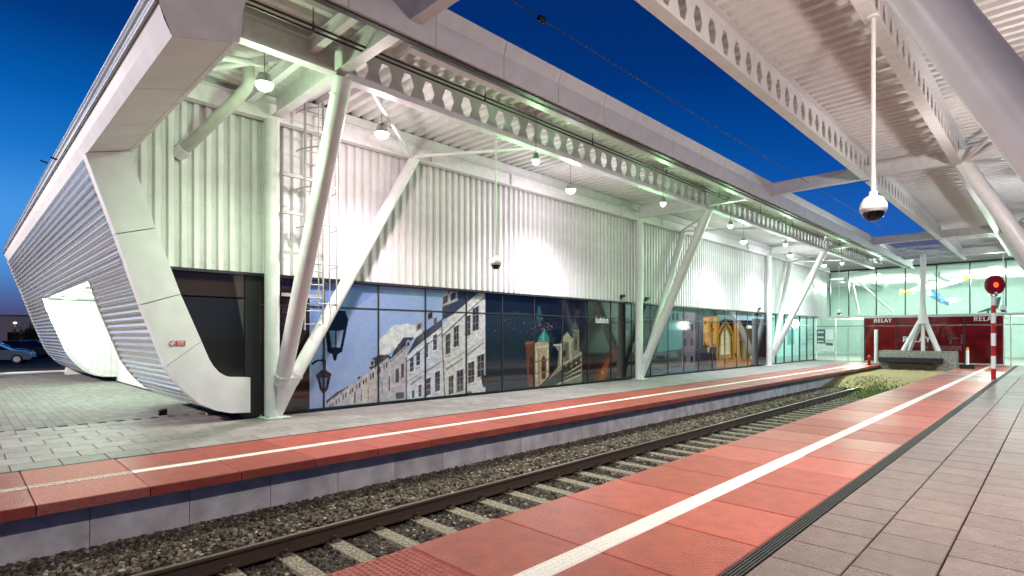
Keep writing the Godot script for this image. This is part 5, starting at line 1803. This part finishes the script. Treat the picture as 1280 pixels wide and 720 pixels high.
	hull8(st, [v(3.75, 3.2, 47), v(2.9, 3.4, 47), v(2.9, 3.4, 47.4), v(3.75, 3.2, 47.4), v(3.7, 3.28, 47), v(2.95, 3.6, 47), v(2.95, 3.6, 47.4), v(3.7, 3.28, 47.4)])
	part("seat", st, M.frame, p)
	st = mb()
	hull8(st, [v(3.05, 3.45, 47), v(2.75, 3.45, 47), v(2.75, 3.45, 47.4), v(3.05, 3.45, 47.4), v(2.85, 4.15, 47), v(2.6, 4.2, 47), v(2.6, 4.2, 47.4), v(2.85, 4.15, 47.4)])
	part("backrest", st, M.frame, p)
	st = mb()
	bx(st, 3.2, 3.3, 3.04, 3.35, 47.15, 47.25)
	part("foot", st, M.frame, p)

# flattened spindle through l / y / half-width points
func blade(st: SurfaceTool, pts: Array, d: float):
	var rings: Array = []
	for p in pts:
		var r: Array = []
		for i in 10:
			var a := TAU * i / 10
			r.append(v(p[0] + p[2] * 0.35 * cos(a), p[1] + p[2] * sin(a), d + p[2] * 0.7 * cos(a)))
		rings.append(r)
	for i in rings.size() - 1:
		sweep(st, rings[i], rings[i + 1], i == 0 or i == rings.size() - 2, true)

# ---------------------------------------------------------------- lamps
func flood(label: String, group: String, at: Vector3, c: Color, energy: float, spill: float, lamp: Material, hang := 0.6, r := 0.15):
	var t := thing("floodlight", label, "lamp", at, group)
	var st := mb()
	lathe(st, at, [Vector2(0.0, 0.16), Vector2(r * 0.62, 0.155), Vector2(r * 0.72, 0.12), Vector2(r * 0.78, 0.03), Vector2(r * 1.02, 0.0)], 20)
	part("housing", st, M.steel, t)
	st = mb()
	lathe(st, at, [Vector2(r * 0.98, 0.0), Vector2(r * 0.92, -0.045), Vector2(r * 0.7, -0.085), Vector2(r * 0.38, -0.108), Vector2(0.0, -0.115)], 20)
	part("lens", st, lamp, t)
	st = mb()
	tube(st, at + Vector3(0, 0.15, 0), at + Vector3(0, 0.29 + hang, 0), 0.006, 0.006, 6)
	part("stem", st, M.black, t)
	# the reflector's downward beam, and the little that the lens spills to all sides
	var s := SpotLight3D.new()
	s.name = "beam"
	s.light_color = c
	s.light_energy = energy
	s.spot_range = 60
	s.spot_attenuation = 2.0
	s.spot_angle = 74.0
	s.spot_angle_attenuation = 1.2
	s.light_size = r * 0.8
	s.shadow_enabled = true
	t.add_child(s, true)
	s.position = Vector3(0, -0.15, 0)
	s.rotation_degrees = Vector3(-90, 0, 0)
	var o := OmniLight3D.new()
	o.name = "spill"
	o.light_color = c
	o.light_energy = spill
	o.omni_range = 60
	o.omni_attenuation = 2.0
	o.light_size = r * 0.7
	o.shadow_enabled = true
	t.add_child(o, true)
	o.position = Vector3(0, -0.15, 0)

func build_lamps():
	var white := Color(1.0, 0.945, 1.0)
	var warm := Color(1.0, 0.915, 0.935)
	var cool := Color(0.94, 0.985, 1.0)
	var green := Color(0.79, 1.0, 0.79)
	flood("green-tinted floodlight hanging in the end bay beside the grey drainpipe", "lamps of the terminal canopy", v(9.57, 6.0, 3.7), Color(0.83, 1.0, 0.80), 22.0, 3.2, M.lamp_green)
	var say := ["bright white floodlight nearest the caged ladder", "bright white floodlight above the dark night-city print", "bright white floodlight above the golden church print", "white floodlight over the third steel column", "farthest white floodlight by the hall corner"]
	var i := 0
	for d in [6.35, 12.7, 25.2, 31.3, 37.3]:
		flood(say[i], "lamps of the terminal canopy", v(10.15, 6.0, d), warm if i == 0 else (white if i == 1 else cool), 38.0 if i == 0 else 55.0, 4.6, M.lamp_white)
		i += 1
	say = ["small greenish lamp on the castellated beam beside the hanging dome camera pole", "small greenish lamp midway between the first two wall columns", "small greenish lamp just past the second wall column", "small greenish lamp beyond the second wall column, near a brace", "small greenish lamp nearest the glazed hall"]
	i = 0
	for d in [9.5, 15.3, 20.2, 26.0, 35.0]:
		flood(say[i], "lamps of the terminal canopy", v(8.62, 5.80, d), Color(0.68, 1.0, 0.70), 16.0, 2.6, M.lamp_green, 0.85, 0.09)
		i += 1
	say = ["floodlight of the island canopy behind the camera", "floodlight of the island canopy above the camera", "floodlight of the island canopy by the second strut", "floodlight of the island canopy by the third strut", "floodlight of the island canopy near the hall"]
	i = 0
	for e in [[0.55, -4.0, 0], [0.55, 7.0, 0], [0.4, 15.0, 1], [0.4, 24.0, 2], [0.4, 36.0, 2]]:
		flood(say[i], "lamps of the island canopy", v(e[0], 5.35, e[1]), [Color(1.0, 0.945, 0.905), Color(1.0, 0.965, 0.94), cool][e[2]], 60.0, 13.0, M.lamp_white, 1.55)
		i += 1
	# tall forecourt lamps that light the silver end wall
	for k in 2:
		var at := v(15.5 + k * 13.0, 8.4, -9.0)
		var t := thing("forecourt_lamp", ["tall forecourt lamp nearest the tracks, facing the silver end wall", "tall forecourt lamp farther from the tracks, facing the silver end wall"][k], "street lamp", at - Vector3(0, 8.4, 0), "forecourt lamps")
		var st := mb()
		tube(st, at - Vector3(0, 8.45, 0), at + Vector3(0, 0.1, 0), 0.11, 0.06, 12)
		part("pole", st, M.frame, t)
		st = mb()
		bx(st, 15.2 + k * 13.0, 15.8 + k * 13.0, 8.42, 8.56, -9.05, -8.3)
		part("lamp_head", st, M.frame, t)
		st = mb()
		bx(st, 15.27 + k * 13.0, 15.73 + k * 13.0, 8.40, 8.418, -8.95, -8.4)
		part("lamp_glass", st, M.lamp_white, t)
		var s := SpotLight3D.new()
		s.name = "light"
		s.light_color = Color(1.0, 0.95, 0.92)
		s.light_energy = 380.0
		s.spot_range = 60
		s.spot_attenuation = 2.0
		s.spot_angle = 80.0
		s.spot_angle_attenuation = 0.7
		s.light_size = 0.3
		s.shadow_enabled = true
		t.add_child(s, true)
		s.position = v(0, 8.35, 0.35)
		s.rotation_degrees = Vector3(-62, 0, 0)
	# entrance recess in the slanted end
	for k in 2:
		var at := v(18.2 + k * 4.6, 2.93, 2.62)
		var t := thing("recess_lamp", ["ceiling lamp in the bright entrance recess nearer the track", "ceiling lamp in the bright entrance recess farther from the track"][k], "lamp", at, "lamps of the entrance recess")
		var st := mb()
		lathe(st, at, [Vector2(0.20, 0.085), Vector2(0.20, 0.0), Vector2(0.17, 0.0)], 20)
		part("rim", st, M.white, t)
		st = mb()
		lathe(st, at, [Vector2(0.17, 0.01), Vector2(0.1, -0.015), Vector2(0.0, -0.02)], 20)
		part("diffuser", st, M.lamp_green, t)
		var o := OmniLight3D.new()
		o.name = "light"
		o.light_color = Color(0.86, 1.0, 0.88)
		o.light_energy = 8.5
		o.omni_range = 40
		o.omni_attenuation = 2.0
		o.light_size = 0.16
		o.shadow_enabled = true
		t.add_child(o, true)
		o.position = Vector3(0, -0.2, 0)

# ---------------------------------------------------------------- fittings
func build_fittings():
	var st: SurfaceTool
	# caged ladder
	var t := thing("caged_ladder", "thin white ladder with safety hoops fixed beside the first wall column", "ladder", v(11.6, 1.85, 5.55))
	for d in [5.34, 5.76]:
		st = mb()
		tube(st, v(11.6, 1.85, d), v(11.6, 6.9, d), 0.022, 0.022, 8)
		part("rail", st, M.ladder, t)
	for k in 17:
		st = mb()
		tube(st, v(11.6, 1.98 + k * 0.29, 5.34), v(11.6, 1.98 + k * 0.29, 5.76), 0.013, 0.013, 6)
		part("rung", st, M.ladder, t)
	for k in 6:
		st = mb()
		var pts: Array = []
		for i in 13:
			var a := PI * i / 12
			pts.append(v(11.6 - 0.72 * sin(a), 2.4 + k * 0.82, 5.55 - 0.40 * cos(a)))
		pipe(st, pts, 0.014, 6)
		part("hoop", st, M.ladder, t)
	for i in 5:
		var a := PI * (i + 1) / 6
		st = mb()
		tube(st, v(11.6 - 0.72 * sin(a), 2.3, 5.55 - 0.40 * cos(a)), v(11.6 - 0.72 * sin(a), 6.6, 5.55 - 0.40 * cos(a)), 0.012, 0.012, 6)
		part("cage_bar", st, M.ladder, t)
	for y in [2.6, 3.5, 4.35, 5.15]:
		st = mb()
		bx(st, 11.60, 11.66, y - 0.035, y + 0.035, 4.86, 5.76)
		part("wall_bracket", st, M.ladder, t)
	# drainpipe in the end bay
	t = thing("drainpipe", "thick grey drainpipe bent from the canopy roof into the ribbed wall", "pipe", v(10.8, 5.2, 3.6))
	st = mb()
	var pp := [v(10.7, 6.85, 3.84), v(10.7, 6.5, 3.86), v(10.75, 6.36, 3.84), v(10.85, 6.24, 3.77), v(11.0, 6.1, 3.68)]
	pipe(st, pp, 0.105, 16)
	for p in pp.slice(1, 4):
		blob(st, p, Vector3.ONE * 0.105, 14, 10)
	part("bend", st, M.greypipe, t)
	st = mb()
	tube(st, v(10.98, 6.12, 3.69), v(12.1, 5.28, 3.09), 0.11, 0.11, 18)
	part("pipe", st, M.greypipe, t)
	st = mb()
	tube(st, v(12.0, 5.355, 3.144), v(12.16, 5.235, 3.058), 0.135, 0.135, 18)
	part("collar", st, M.trim, t)
	# cameras on poles
	dome_camera("white dome camera hanging from a long pole over the island platform", v(1.88, 3.55, 9.25), 6.3, 0.17)
	dome_camera("white dome camera on a thin pole before the ribbed wall", v(9.02, 3.36, 8.6), 6.22, 0.13)
	dome_camera("distant dome camera on a pole before the glazed hall corner", v(10.4, 3.25, 41.5), 6.9, 0.14)
	dome_camera("distant dome camera on a pole behind the red signal disc", v(2.2, 3.2, 41.5), 6.9, 0.16)
	# suspended cables
	var say := ["pair of black cables slung under the terminal canopy on short hangers"]
	t = thing("suspended_cables", say[0], "cable", v(8.2, 6.5, 10))
	for q in [[8.15, 6.50], [8.22, 6.46]]:
		st = mb()
		tube(st, v(q[0], q[1], 2.5), v(q[0], q[1], 43.5), 0.018, 0.018, 6)
		part("cable", st, M.black, t)
	for k in 11:
		st = mb()
		var d := 3.9 + k * 3.6
		tube(st, v(8.18, 6.46, d), v(8.18, 7.02, d), 0.008, 0.008, 5)
		tube(st, v(8.18, 6.44, d), v(8.18, 6.60, d), 0.02, 0.012, 6)
		part("hanger", st, M.black, t)
	t = thing("cable_tray", "thin dark cable tray carrying the lamps above the terminal platform", "cable tray", v(10.15, 6.6, 10))
	for l in [10.08, 10.22]:
		st = mb()
		bx(st, l - 0.008, l + 0.008, 6.84, 6.90, 5.2, 43.5)
		part("side_rail", st, M.steel, t)
	st = mb()
	for k in 127:
		bx(st, 10.09, 10.21, 6.845, 6.86, 5.3 + k * 0.3, 5.33 + k * 0.3)
	part("rungs", st, M.steel, t)
	for k in 12:
		st = mb()
		tube(st, v(10.15, 6.9, 6.0 + k * 3.2), v(10.15, 7.05, 6.0 + k * 3.2), 0.01, 0.01, 5)
		part("hanger", st, M.black, t)
	t = thing("overhead_wire", "thin overhead wire with one insulator stretched above the track", "wire", v(5.6, 6.5, 10))
	st = mb()
	tube(st, v(5.6, 6.9, -6), v(5.6, 6.57, 5.66), 0.008, 0.008, 5)
	tube(st, v(5.6, 6.57, 5.66), v(5.6, 6.52, 12), 0.008, 0.008, 5)
	tube(st, v(5.6, 6.52, 12), v(5.6, 6.62, 40.9), 0.008, 0.008, 5)
	part("wire", st, M.frame, t)
	st = mb()
	for k in 3:
		tube(st, v(5.6, 6.56, 6.24 + k * 0.05), v(5.6, 6.56, 6.27 + k * 0.05), 0.045, 0.045, 10)
	part("insulator", st, M.frame, t)
	# round red signal on a striped post
	t = thing("stop_signal", "red round stop signal on a red and white striped post", "signal", v(1.82, 0, 28.9))
	var ys := [0.0, 0.42, 0.92, 1.32, 1.82, 2.22, 2.62, 2.92, 3.28]
	for k in 8:
		st = mb()
		tube(st, v(1.82, ys[k], 28.9), v(1.82, ys[k + 1], 28.9), 0.078, 0.078, 16)
		part("post_band", st, M.redpaint if k % 2 == 0 else M.whitepaint, t)
	st = mb()
	tube(st, v(1.82, 3.28, 28.9), v(1.82, 3.45, 28.9), 0.13, 0.10, 12)
	bx(st, 1.70, 1.94, 3.36, 3.44, 28.78, 29.0)
	part("bracket", st, M.steel, t)
	st = mb()
	tube(st, v(1.74, 3.72, 28.82), v(1.82, 3.72, 28.90), 0.37, 0.37, 32)
	part("disc", st, M.discred, t)
	st = mb()
	tube(st, v(1.715, 3.72, 28.80), v(1.74, 3.72, 28.82), 0.37, 0.37, 32, false)
	tube(st, v(1.90, 3.72, 28.98), v(1.82, 3.72, 28.90), 0.22, 0.30, 20)
	part("rim", st, M.black, t)
	st = mb()
	tube(st, v(1.725, 3.72, 28.805), v(1.738, 3.72, 28.818), 0.085, 0.10, 24)
	part("lamp", st, M.lamp_red, t)
	var o := SpotLight3D.new()
	o.name = "light"
	o.light_color = Color(1, 0.15, 0.08)
	o.light_energy = 0.5
	o.spot_range = 30
	o.spot_attenuation = 2.0
	o.spot_angle = 50.0
	o.light_size = 0.08
	o.shadow_enabled = true
	t.add_child(o, true)
	o.position = v(-0.12, 3.72, -0.12)
	o.rotation_degrees = Vector3(0, -135, 0)
	# buffer stop
	t = thing("buffer_stop", "grey concrete buffer stop with a black rubber beam at the track end", "buffer stop", v(5.7, -0.6, 38.6))
	st = mb()
	hull8(st, [v(3.95, -0.8, 38.3), v(7.55, -0.8, 38.3), v(7.55, -0.8, 39.6), v(3.95, -0.8, 39.6), v(3.98, 0.84, 38.4), v(7.52, 0.84, 38.4), v(7.52, 0.84, 39.55), v(3.98, 0.84, 39.55)])
	part("block", st, M.concrete, t)
	st = mb()
	bx(st, 4.5, 7.5, 0.20, 0.46, 38.08, 38.34)
	part("rubber_beam", st, M.rubber, t)
	st = mb()
	bx(st, 4.9, 7.0, -0.12, 0.12, 38.15, 38.33)
	part("timber_pad", st, M.rail, t)
	# mast on tripod legs, standing on the buffer stop
	t = thing("tripod_mast", "white mast on splayed legs standing on the concrete buffer stop", "mast", v(5.5, 0.84, 39.0))
	st = mb()
	tube(st, v(5.5, 0.84, 39.0), v(5.5, 2.4, 39.0), 0.10, 0.10, 14)
	tube(st, v(5.5, 2.4, 39.0), v(5.5, 3.4, 39.0), 0.28, 0.13, 16)
	tube(st, v(5.5, 3.4, 39.0), v(5.5, 6.38, 39.0), 0.14, 0.14, 16)
	part("shaft", st, M.white, t)
	st = mb()
	ibeam_l(st, 39.0, 6.38, 6.62, 0.16, 4.05, 6.74)
	part("head_beam", st, M.white, t)
	for e in [[6.42, 38.8], [4.75, 38.8], [6.2, 39.4], [4.9, 39.4]]:
		st = mb()
		tube(st, v(5.5 + (e[0] - 5.5) * 0.12, 2.62, 39.0 + (e[1] - 39.0) * 0.12), v(e[0], 0.84, e[1]), 0.12, 0.11, 12)
		part("leg", st, M.white, t)
	# small things by the buffer stop
	t = thing("delineator_post", "short white post with an orange top on a black foot beside the buffer stop", "post", v(3.35, 0, 37.0))
	st = mb()
	bx(st, 3.05, 3.65, 0.0, 0.22, 36.8, 37.2)
	part("foot", st, M.rubber, t)
	st = mb()
	tube(st, v(3.35, 0.2, 37), v(3.35, 0.95, 37), 0.07, 0.06, 12)
	part("post", st, M.whitepaint, t)
	st = mb()
	tube(st, v(3.35, 0.95, 37), v(3.35, 1.12, 37), 0.062, 0.05, 12)
	part("tip", st, M.orange, t)
	t = thing("guard_post", "slim grey post beside the buffer stop before the red panels", "post", v(8.1, 0, 40.6))
	st = mb()
	tube(st, v(8.1, 0, 40.6), v(8.1, 2.1, 40.6), 0.11, 0.11, 14)
	part("post", st, M.white, t)
	st = mb()
	tube(st, v(8.1, 0.0, 40.6), v(8.1, 0.02, 40.6), 0.2, 0.2, 14)
	part("base_plate", st, M.white, t)
	t = thing("hydrant", "small red hydrant at the platform edge beside the buffer stop", "hydrant", v(7.85, 0, 37.6))
	st = mb()
	lathe(st, v(7.85, 0, 37.6), [Vector2(0.12, 0), Vector2(0.12, 0.04), Vector2(0.075, 0.06), Vector2(0.075, 0.42), Vector2(0.10, 0.45), Vector2(0.09, 0.52), Vector2(0.0, 0.57)], 14)
	part("body", st, M.redpaint, t)
	st = mb()
	tube(st, v(7.85, 0.34, 37.49), v(7.85, 0.34, 37.71), 0.035, 0.035, 10)
	part("nozzle", st, M.redpaint, t)
	# no-smoking sign on the white trim
	t = thing("warning_sign", "small red and white prohibition sign on the white slanted trim", "sign", v(11.895, 1.55, 3.0))
	st = mb()
	bx(st, 11.885, 11.897, 1.545, 1.635, 2.955, 3.115)
	part("plate", st, M.redpaint, t)
	st = mb()
	for q in [1.565, 1.59, 1.612]:
		bx(st, 11.882, 11.884, q, q + 0.008, 2.975, 3.095)
	part("print", st, M.whitepaint, t)
	st = mb()
	tube(st, v(11.884, 1.59, 2.90), v(11.897, 1.59, 2.90), 0.05, 0.05, 20)
	part("roundel", st, M.whitepaint, t)
	st = mb()
	for i in 20:
		var a := TAU * i / 20
		var b := TAU * (i + 1) / 20
		tube(st, v(11.882, 1.59 + 0.044 * sin(a), 2.90 + 0.044 * cos(a)), v(11.882, 1.59 + 0.044 * sin(b), 2.90 + 0.044 * cos(b)), 0.005, 0.005, 4)
	tube(st, v(11.882, 1.62, 2.87), v(11.882, 1.56, 2.93), 0.004, 0.004, 4)
	part("ring", st, M.redpaint, t)
	# small black spot lamps and wall cameras
	var fl := ["small black ground spotlight tucked under the curved foot of the silver end", "small black floor box at the foot of the street print", "small black floor box beside the third column"]
	var k2 := 0
	for e in [[13.9, 3.2], [12.05, 10.4], [12.0, 31.9]]:
		t = thing("ground_spotlight", fl[k2], "lamp", v(e[0], 0, e[1]), "ground spotlights")
		st = mb()
		bx(st, e[0] - 0.05, e[0] + 0.05, 0.0, 0.04, e[1] - 0.08, e[1] + 0.08)
		part("base", st, M.black, t)
		st = mb()
		tube(st, v(e[0], 0.07, e[1] - 0.07), v(e[0], 0.09, e[1] + 0.08), 0.04, 0.05, 12)
		part("head", st, M.black, t)
		k2 += 1
	fl = ["small dark wall camera above the night print, left of the second column", "small dark wall camera above the print, right of the second column", "small dark wall camera above the print beside the third column"]
	k2 = 0
	for d in [18.2, 20.0, 32.0]:
		t = thing("wall_camera", fl[k2], "camera", v(12.0, 3.2, d), "wall cameras")
		st = mb()
		bx(st, 12.0, 12.1, 3.15, 3.20, d - 0.03, d + 0.03)
		part("bracket", st, M.frame, t)
		st = mb()
		tube(st, v(11.95, 3.24, d - 0.14), v(12.0, 3.27, d + 0.14), 0.06, 0.06, 10)
		part("body", st, M.frame, t)
		k2 += 1

func dome_camera(label: String, at: Vector3, top: float, r: float):
	var t := thing("dome_camera", label, "camera", at, "dome cameras on poles")
	var st := mb()
	tube(st, at + Vector3(0, r * 1.3, 0), Vector3(at.x, top, at.z), r * 0.18, r * 0.18, 12)
	part("pole", st, M.white, t)
	st = mb()
	tube(st, Vector3(at.x, top - 0.03, at.z), Vector3(at.x, top + 0.01, at.z), r * 0.5, r * 0.5, 12)
	part("mounting_plate", st, M.white, t)
	st = mb()
	lathe(st, at, [Vector2(r * 0.3, r * 1.45), Vector2(r * 0.32, r * 1.1), Vector2(r * 0.7, r * 0.9), Vector2(r * 0.95, r * 0.45), Vector2(r, 0.1 * r), Vector2(r, -0.12 * r), Vector2(r * 0.93, -0.14 * r), Vector2(r * 0.93, -0.3 * r), Vector2(r * 0.8, -0.32 * r)], 28)
	part("housing", st, M.whitepaint, t)
	st = mb()
	lathe(st, at, [Vector2(r * 0.8, -0.3 * r), Vector2(r * 0.76, -0.6 * r), Vector2(r * 0.55, -0.88 * r), Vector2(r * 0.28, -1.02 * r), Vector2(0.0, -1.06 * r)], 28)
	part("dome", st, M.smoke, t)
	st = mb()
	blob(st, at + Vector3(0, -0.5 * r, 0), Vector3.ONE * r * 0.42, 14, 10)
	part("lens_unit", st, M.black, t)

# ---------------------------------------------------------------- what lies beyond the terminal's far end
func build_background():
	var st := mb()
	bx(st, 33.0, 39.5, -0.4, -0.06, -30, 60)
	struct_mesh("lawn", st, M.lawn)
	st = mb()
	bx(st, 39.5, 150, -0.5, -0.22, -60, 90)
	struct_mesh("car_park", st, M.asphalt)
	# white barrier rail on blocks
	var t := thing("barrier_rail", "low white rail on concrete blocks beyond the terminal's far corner", "barrier", v(31.5, 0, 3))
	st = mb()
	tube(st, v(30.6, 0.14, -1.0), v(31.8, 0.14, 5.2), 0.055, 0.055, 8)
	part("rail", st, M.whitepaint, t)
	for e in [[30.9, 0.9], [31.45, 3.75]]:
		st = mb()
		hull8(st, [v(e[0] - 0.3, 0.0, e[1] - 0.28), v(e[0] + 0.3, 0.0, e[1] - 0.28), v(e[0] + 0.3, 0.0, e[1] + 0.28), v(e[0] - 0.3, 0.0, e[1] + 0.28), v(e[0] - 0.2, 0.5, e[1] - 0.2), v(e[0] + 0.2, 0.5, e[1] - 0.2), v(e[0] + 0.2, 0.5, e[1] + 0.2), v(e[0] - 0.2, 0.5, e[1] + 0.2)])
		part("block", st, M.whitepaint, t)
	car("light blue parked car, half cut off beyond the lawn", v(52.0, -0.22, 1.9), 1.35, lin(0.045, 0.10, 0.15))
	car("dark parked car behind the light blue one", v(59.0, -0.22, 2.4), 1.45, lin(0.015, 0.015, 0.018))
	car("black parked car farther back in the car park", v(64.0, -0.22, 5.2), 1.2, lin(0.01, 0.01, 0.012))
	car("dark red car far back in the car park", v(66.0, -0.22, 4.4), 1.3, lin(0.16, 0.02, 0.015))
	car("silver car in front of the far white building", v(76.0, -0.22, 6.6), 1.5, lin(0.4, 0.4, 0.42))
	t = thing("distant_building", "plain white flat-roofed building far behind the parked cars", "building", v(115, 0, 8))
	st = mb()
	bx(st, 112, 122, -0.3, 4.6, 4.6, 22.0)
	part("wall", st, M.room, t)
	st = mb()
	bx(st, 111.8, 122.2, 4.6, 4.8, 4.4, 22.2)
	part("roof", st, M.frame, t)
	for k in 6:
		st = mb()
		bx(st, 111.93, 111.99, 0.6, 2.2, 5.6 + k * 2.2, 7.0 + k * 2.2)
		part("window", st, M.darkpane, t)
	# dark trees and shrubs along the car park
	var say := ["dark shrub behind the parked cars at the picture's edge", "dark bushy tree beyond the car park", "dark round shrub between the far cars and the silver end"]
	var i := 0
	for e in [[92.0, 0.5, 2.6], [98.0, 7.5, 3.2], [58.0, 8.3, 2.0]]:
		tree(say[i], v(e[0], -0.22, e[1]), e[2])
		i += 1
	# street lamps of the car park, lit
	say = ["lit street lamp far behind the cars", "second lit street lamp beyond the white building"]
	i = 0
	for e in [[85.0, 2.7], [104.0, 6.0]]:
		var at := v(e[0], -0.22, e[1])
		var p := thing("street_lamp", say[i], "street lamp", at, "car park lamps")
		st = mb()
		tube(st, at, at + Vector3(0, 3.6, 0), 0.08, 0.05, 8)
		part("pole", st, M.frame, p)
		st = mb()
		blob(st, at + Vector3(0, 3.7, 0), Vector3(0.22, 0.12, 0.22), 10, 6)
		part("lamp_head", st, glow(Color(1, 0.8, 0.5), 4.0), p)
		var o := OmniLight3D.new()
		o.name = "light"
		o.light_color = Color(1, 0.82, 0.6)
		o.light_energy = 10.0
		o.omni_range = 40
		o.omni_attenuation = 2.0
		o.light_size = 0.2
		o.shadow_enabled = true
		p.add_child(o, true)
		o.position = Vector3(0, 3.4, 0)
		i += 1

func car(label: String, at: Vector3, turn: float, paint: Color):
	var t := thing("parked_car", label, "car", at, "parked cars")
	t.rotation.y = turn
	var pm := mat(paint, 0.25, 0.2)
	pm.clearcoat_enabled = true
	# side outline, front towards +x, carried across the width with a narrower cabin
	var low := [[-2.1, 0.35], [-2.15, 0.62], [-2.05, 0.88], [-1.2, 0.95], [0.75, 0.95], [1.55, 0.86], [2.05, 0.70], [2.15, 0.45], [2.05, 0.28], [-2.0, 0.28]]
	var st := mb()
	var a: Array = []
	var b: Array = []
	for p in low:
		a.append(Vector3(p[0], p[1], -0.85))
		b.append(Vector3(p[0], p[1], 0.85))
	sweep(st, a, b, true)
	put("body", mesh_of(st), pm, t)
	st = mb()
	hull8(st, [Vector3(-1.95, 0.93, -0.80), Vector3(1.0, 0.93, -0.80), Vector3(1.0, 0.93, 0.80), Vector3(-1.95, 0.93, 0.80), Vector3(-1.55, 1.40, -0.62), Vector3(0.15, 1.42, -0.62), Vector3(0.15, 1.42, 0.62), Vector3(-1.55, 1.40, 0.62)])
	var cab := put("cabin", mesh_of(st), M.darkpane, t)
	st = mb()
	hull8(st, [Vector3(-1.56, 1.40, -0.63), Vector3(0.17, 1.42, -0.63), Vector3(0.17, 1.42, 0.63), Vector3(-1.56, 1.40, 0.63), Vector3(-1.45, 1.46, -0.55), Vector3(0.05, 1.48, -0.55), Vector3(0.05, 1.48, 0.55), Vector3(-1.45, 1.46, 0.55)])
	put("roof", mesh_of(st), pm, cab)
	for x in [-0.55]:
		for z in [-1.0, 1.0]:
			st = mb()
			hull8(st, [Vector3(x - 0.05, 0.93, z * 0.805), Vector3(x + 0.05, 0.93, z * 0.805), Vector3(x + 0.05, 0.93, z * 0.78), Vector3(x - 0.05, 0.93, z * 0.78), Vector3(x - 0.05, 1.41, z * 0.635), Vector3(x + 0.05, 1.41, z * 0.635), Vector3(x + 0.05, 1.41, z * 0.60), Vector3(x - 0.05, 1.41, z * 0.60)])
			put("pillar", mesh_of(st), pm, cab)
	for x in [-1.3, 1.35]:
		for z in [-0.80, 0.80]:
			st = mb()
			tube(st, Vector3(x, 0.31, z - 0.1), Vector3(x, 0.31, z + 0.1), 0.31, 0.31, 18)
			var w := put("wheel", mesh_of(st), M.rubber, t)
			st = mb()
			tube(st, Vector3(x, 0.31, z - 0.105), Vector3(x, 0.31, z + 0.105), 0.20, 0.20, 14)
			put("rim", mesh_of(st), M.steel, w)
	for z in [-0.6, 0.6]:
		st = mb()
		bx(st, -2.14, -1.98, 0.58, 0.72, -z - 0.18, -z + 0.18)
		put("headlight", mesh_of(st), M.whitepaint, t)

func tree(label: String, at: Vector3, h: float):
	var t := thing("shrub_tree", label, "tree", at, "dark greenery")
	var st := mb()
	tube(st, Vector3.ZERO, Vector3(0, h * 0.6, 0), 0.12, 0.05, 8)
	for k in 4:
		var a := TAU * k / 4
		tube(st, Vector3(0, h * (0.25 + 0.08 * k), 0), Vector3(cos(a) * h * 0.3, h * (0.5 + 0.1 * k), sin(a) * h * 0.3), 0.05, 0.02, 6)
	put("trunk", mesh_of(st), M.rail, t)
	st = mb()
	for k in 1500:
		var p := Vector3(rng.randfn(), rng.randfn() * 0.7, rng.randfn()) * h * 0.22 + Vector3(0, h * 0.62, 0)
		if p.y < 0.1: continue
		var s := Vector3(rng.randfn(), rng.randfn(), rng.randfn()).normalized() * h * 0.05
		var u := s.cross(Vector3(rng.randfn(), rng.randfn(), rng.randfn())).normalized() * h * 0.03
		tri(st, p - s, p + u, p + s, p + Vector3(0, -9, 0))
		tri(st, p - s, p + s, p - u, p + Vector3(0, -9, 0))
	put("crown", mesh_of(st), M.grass[0], t)
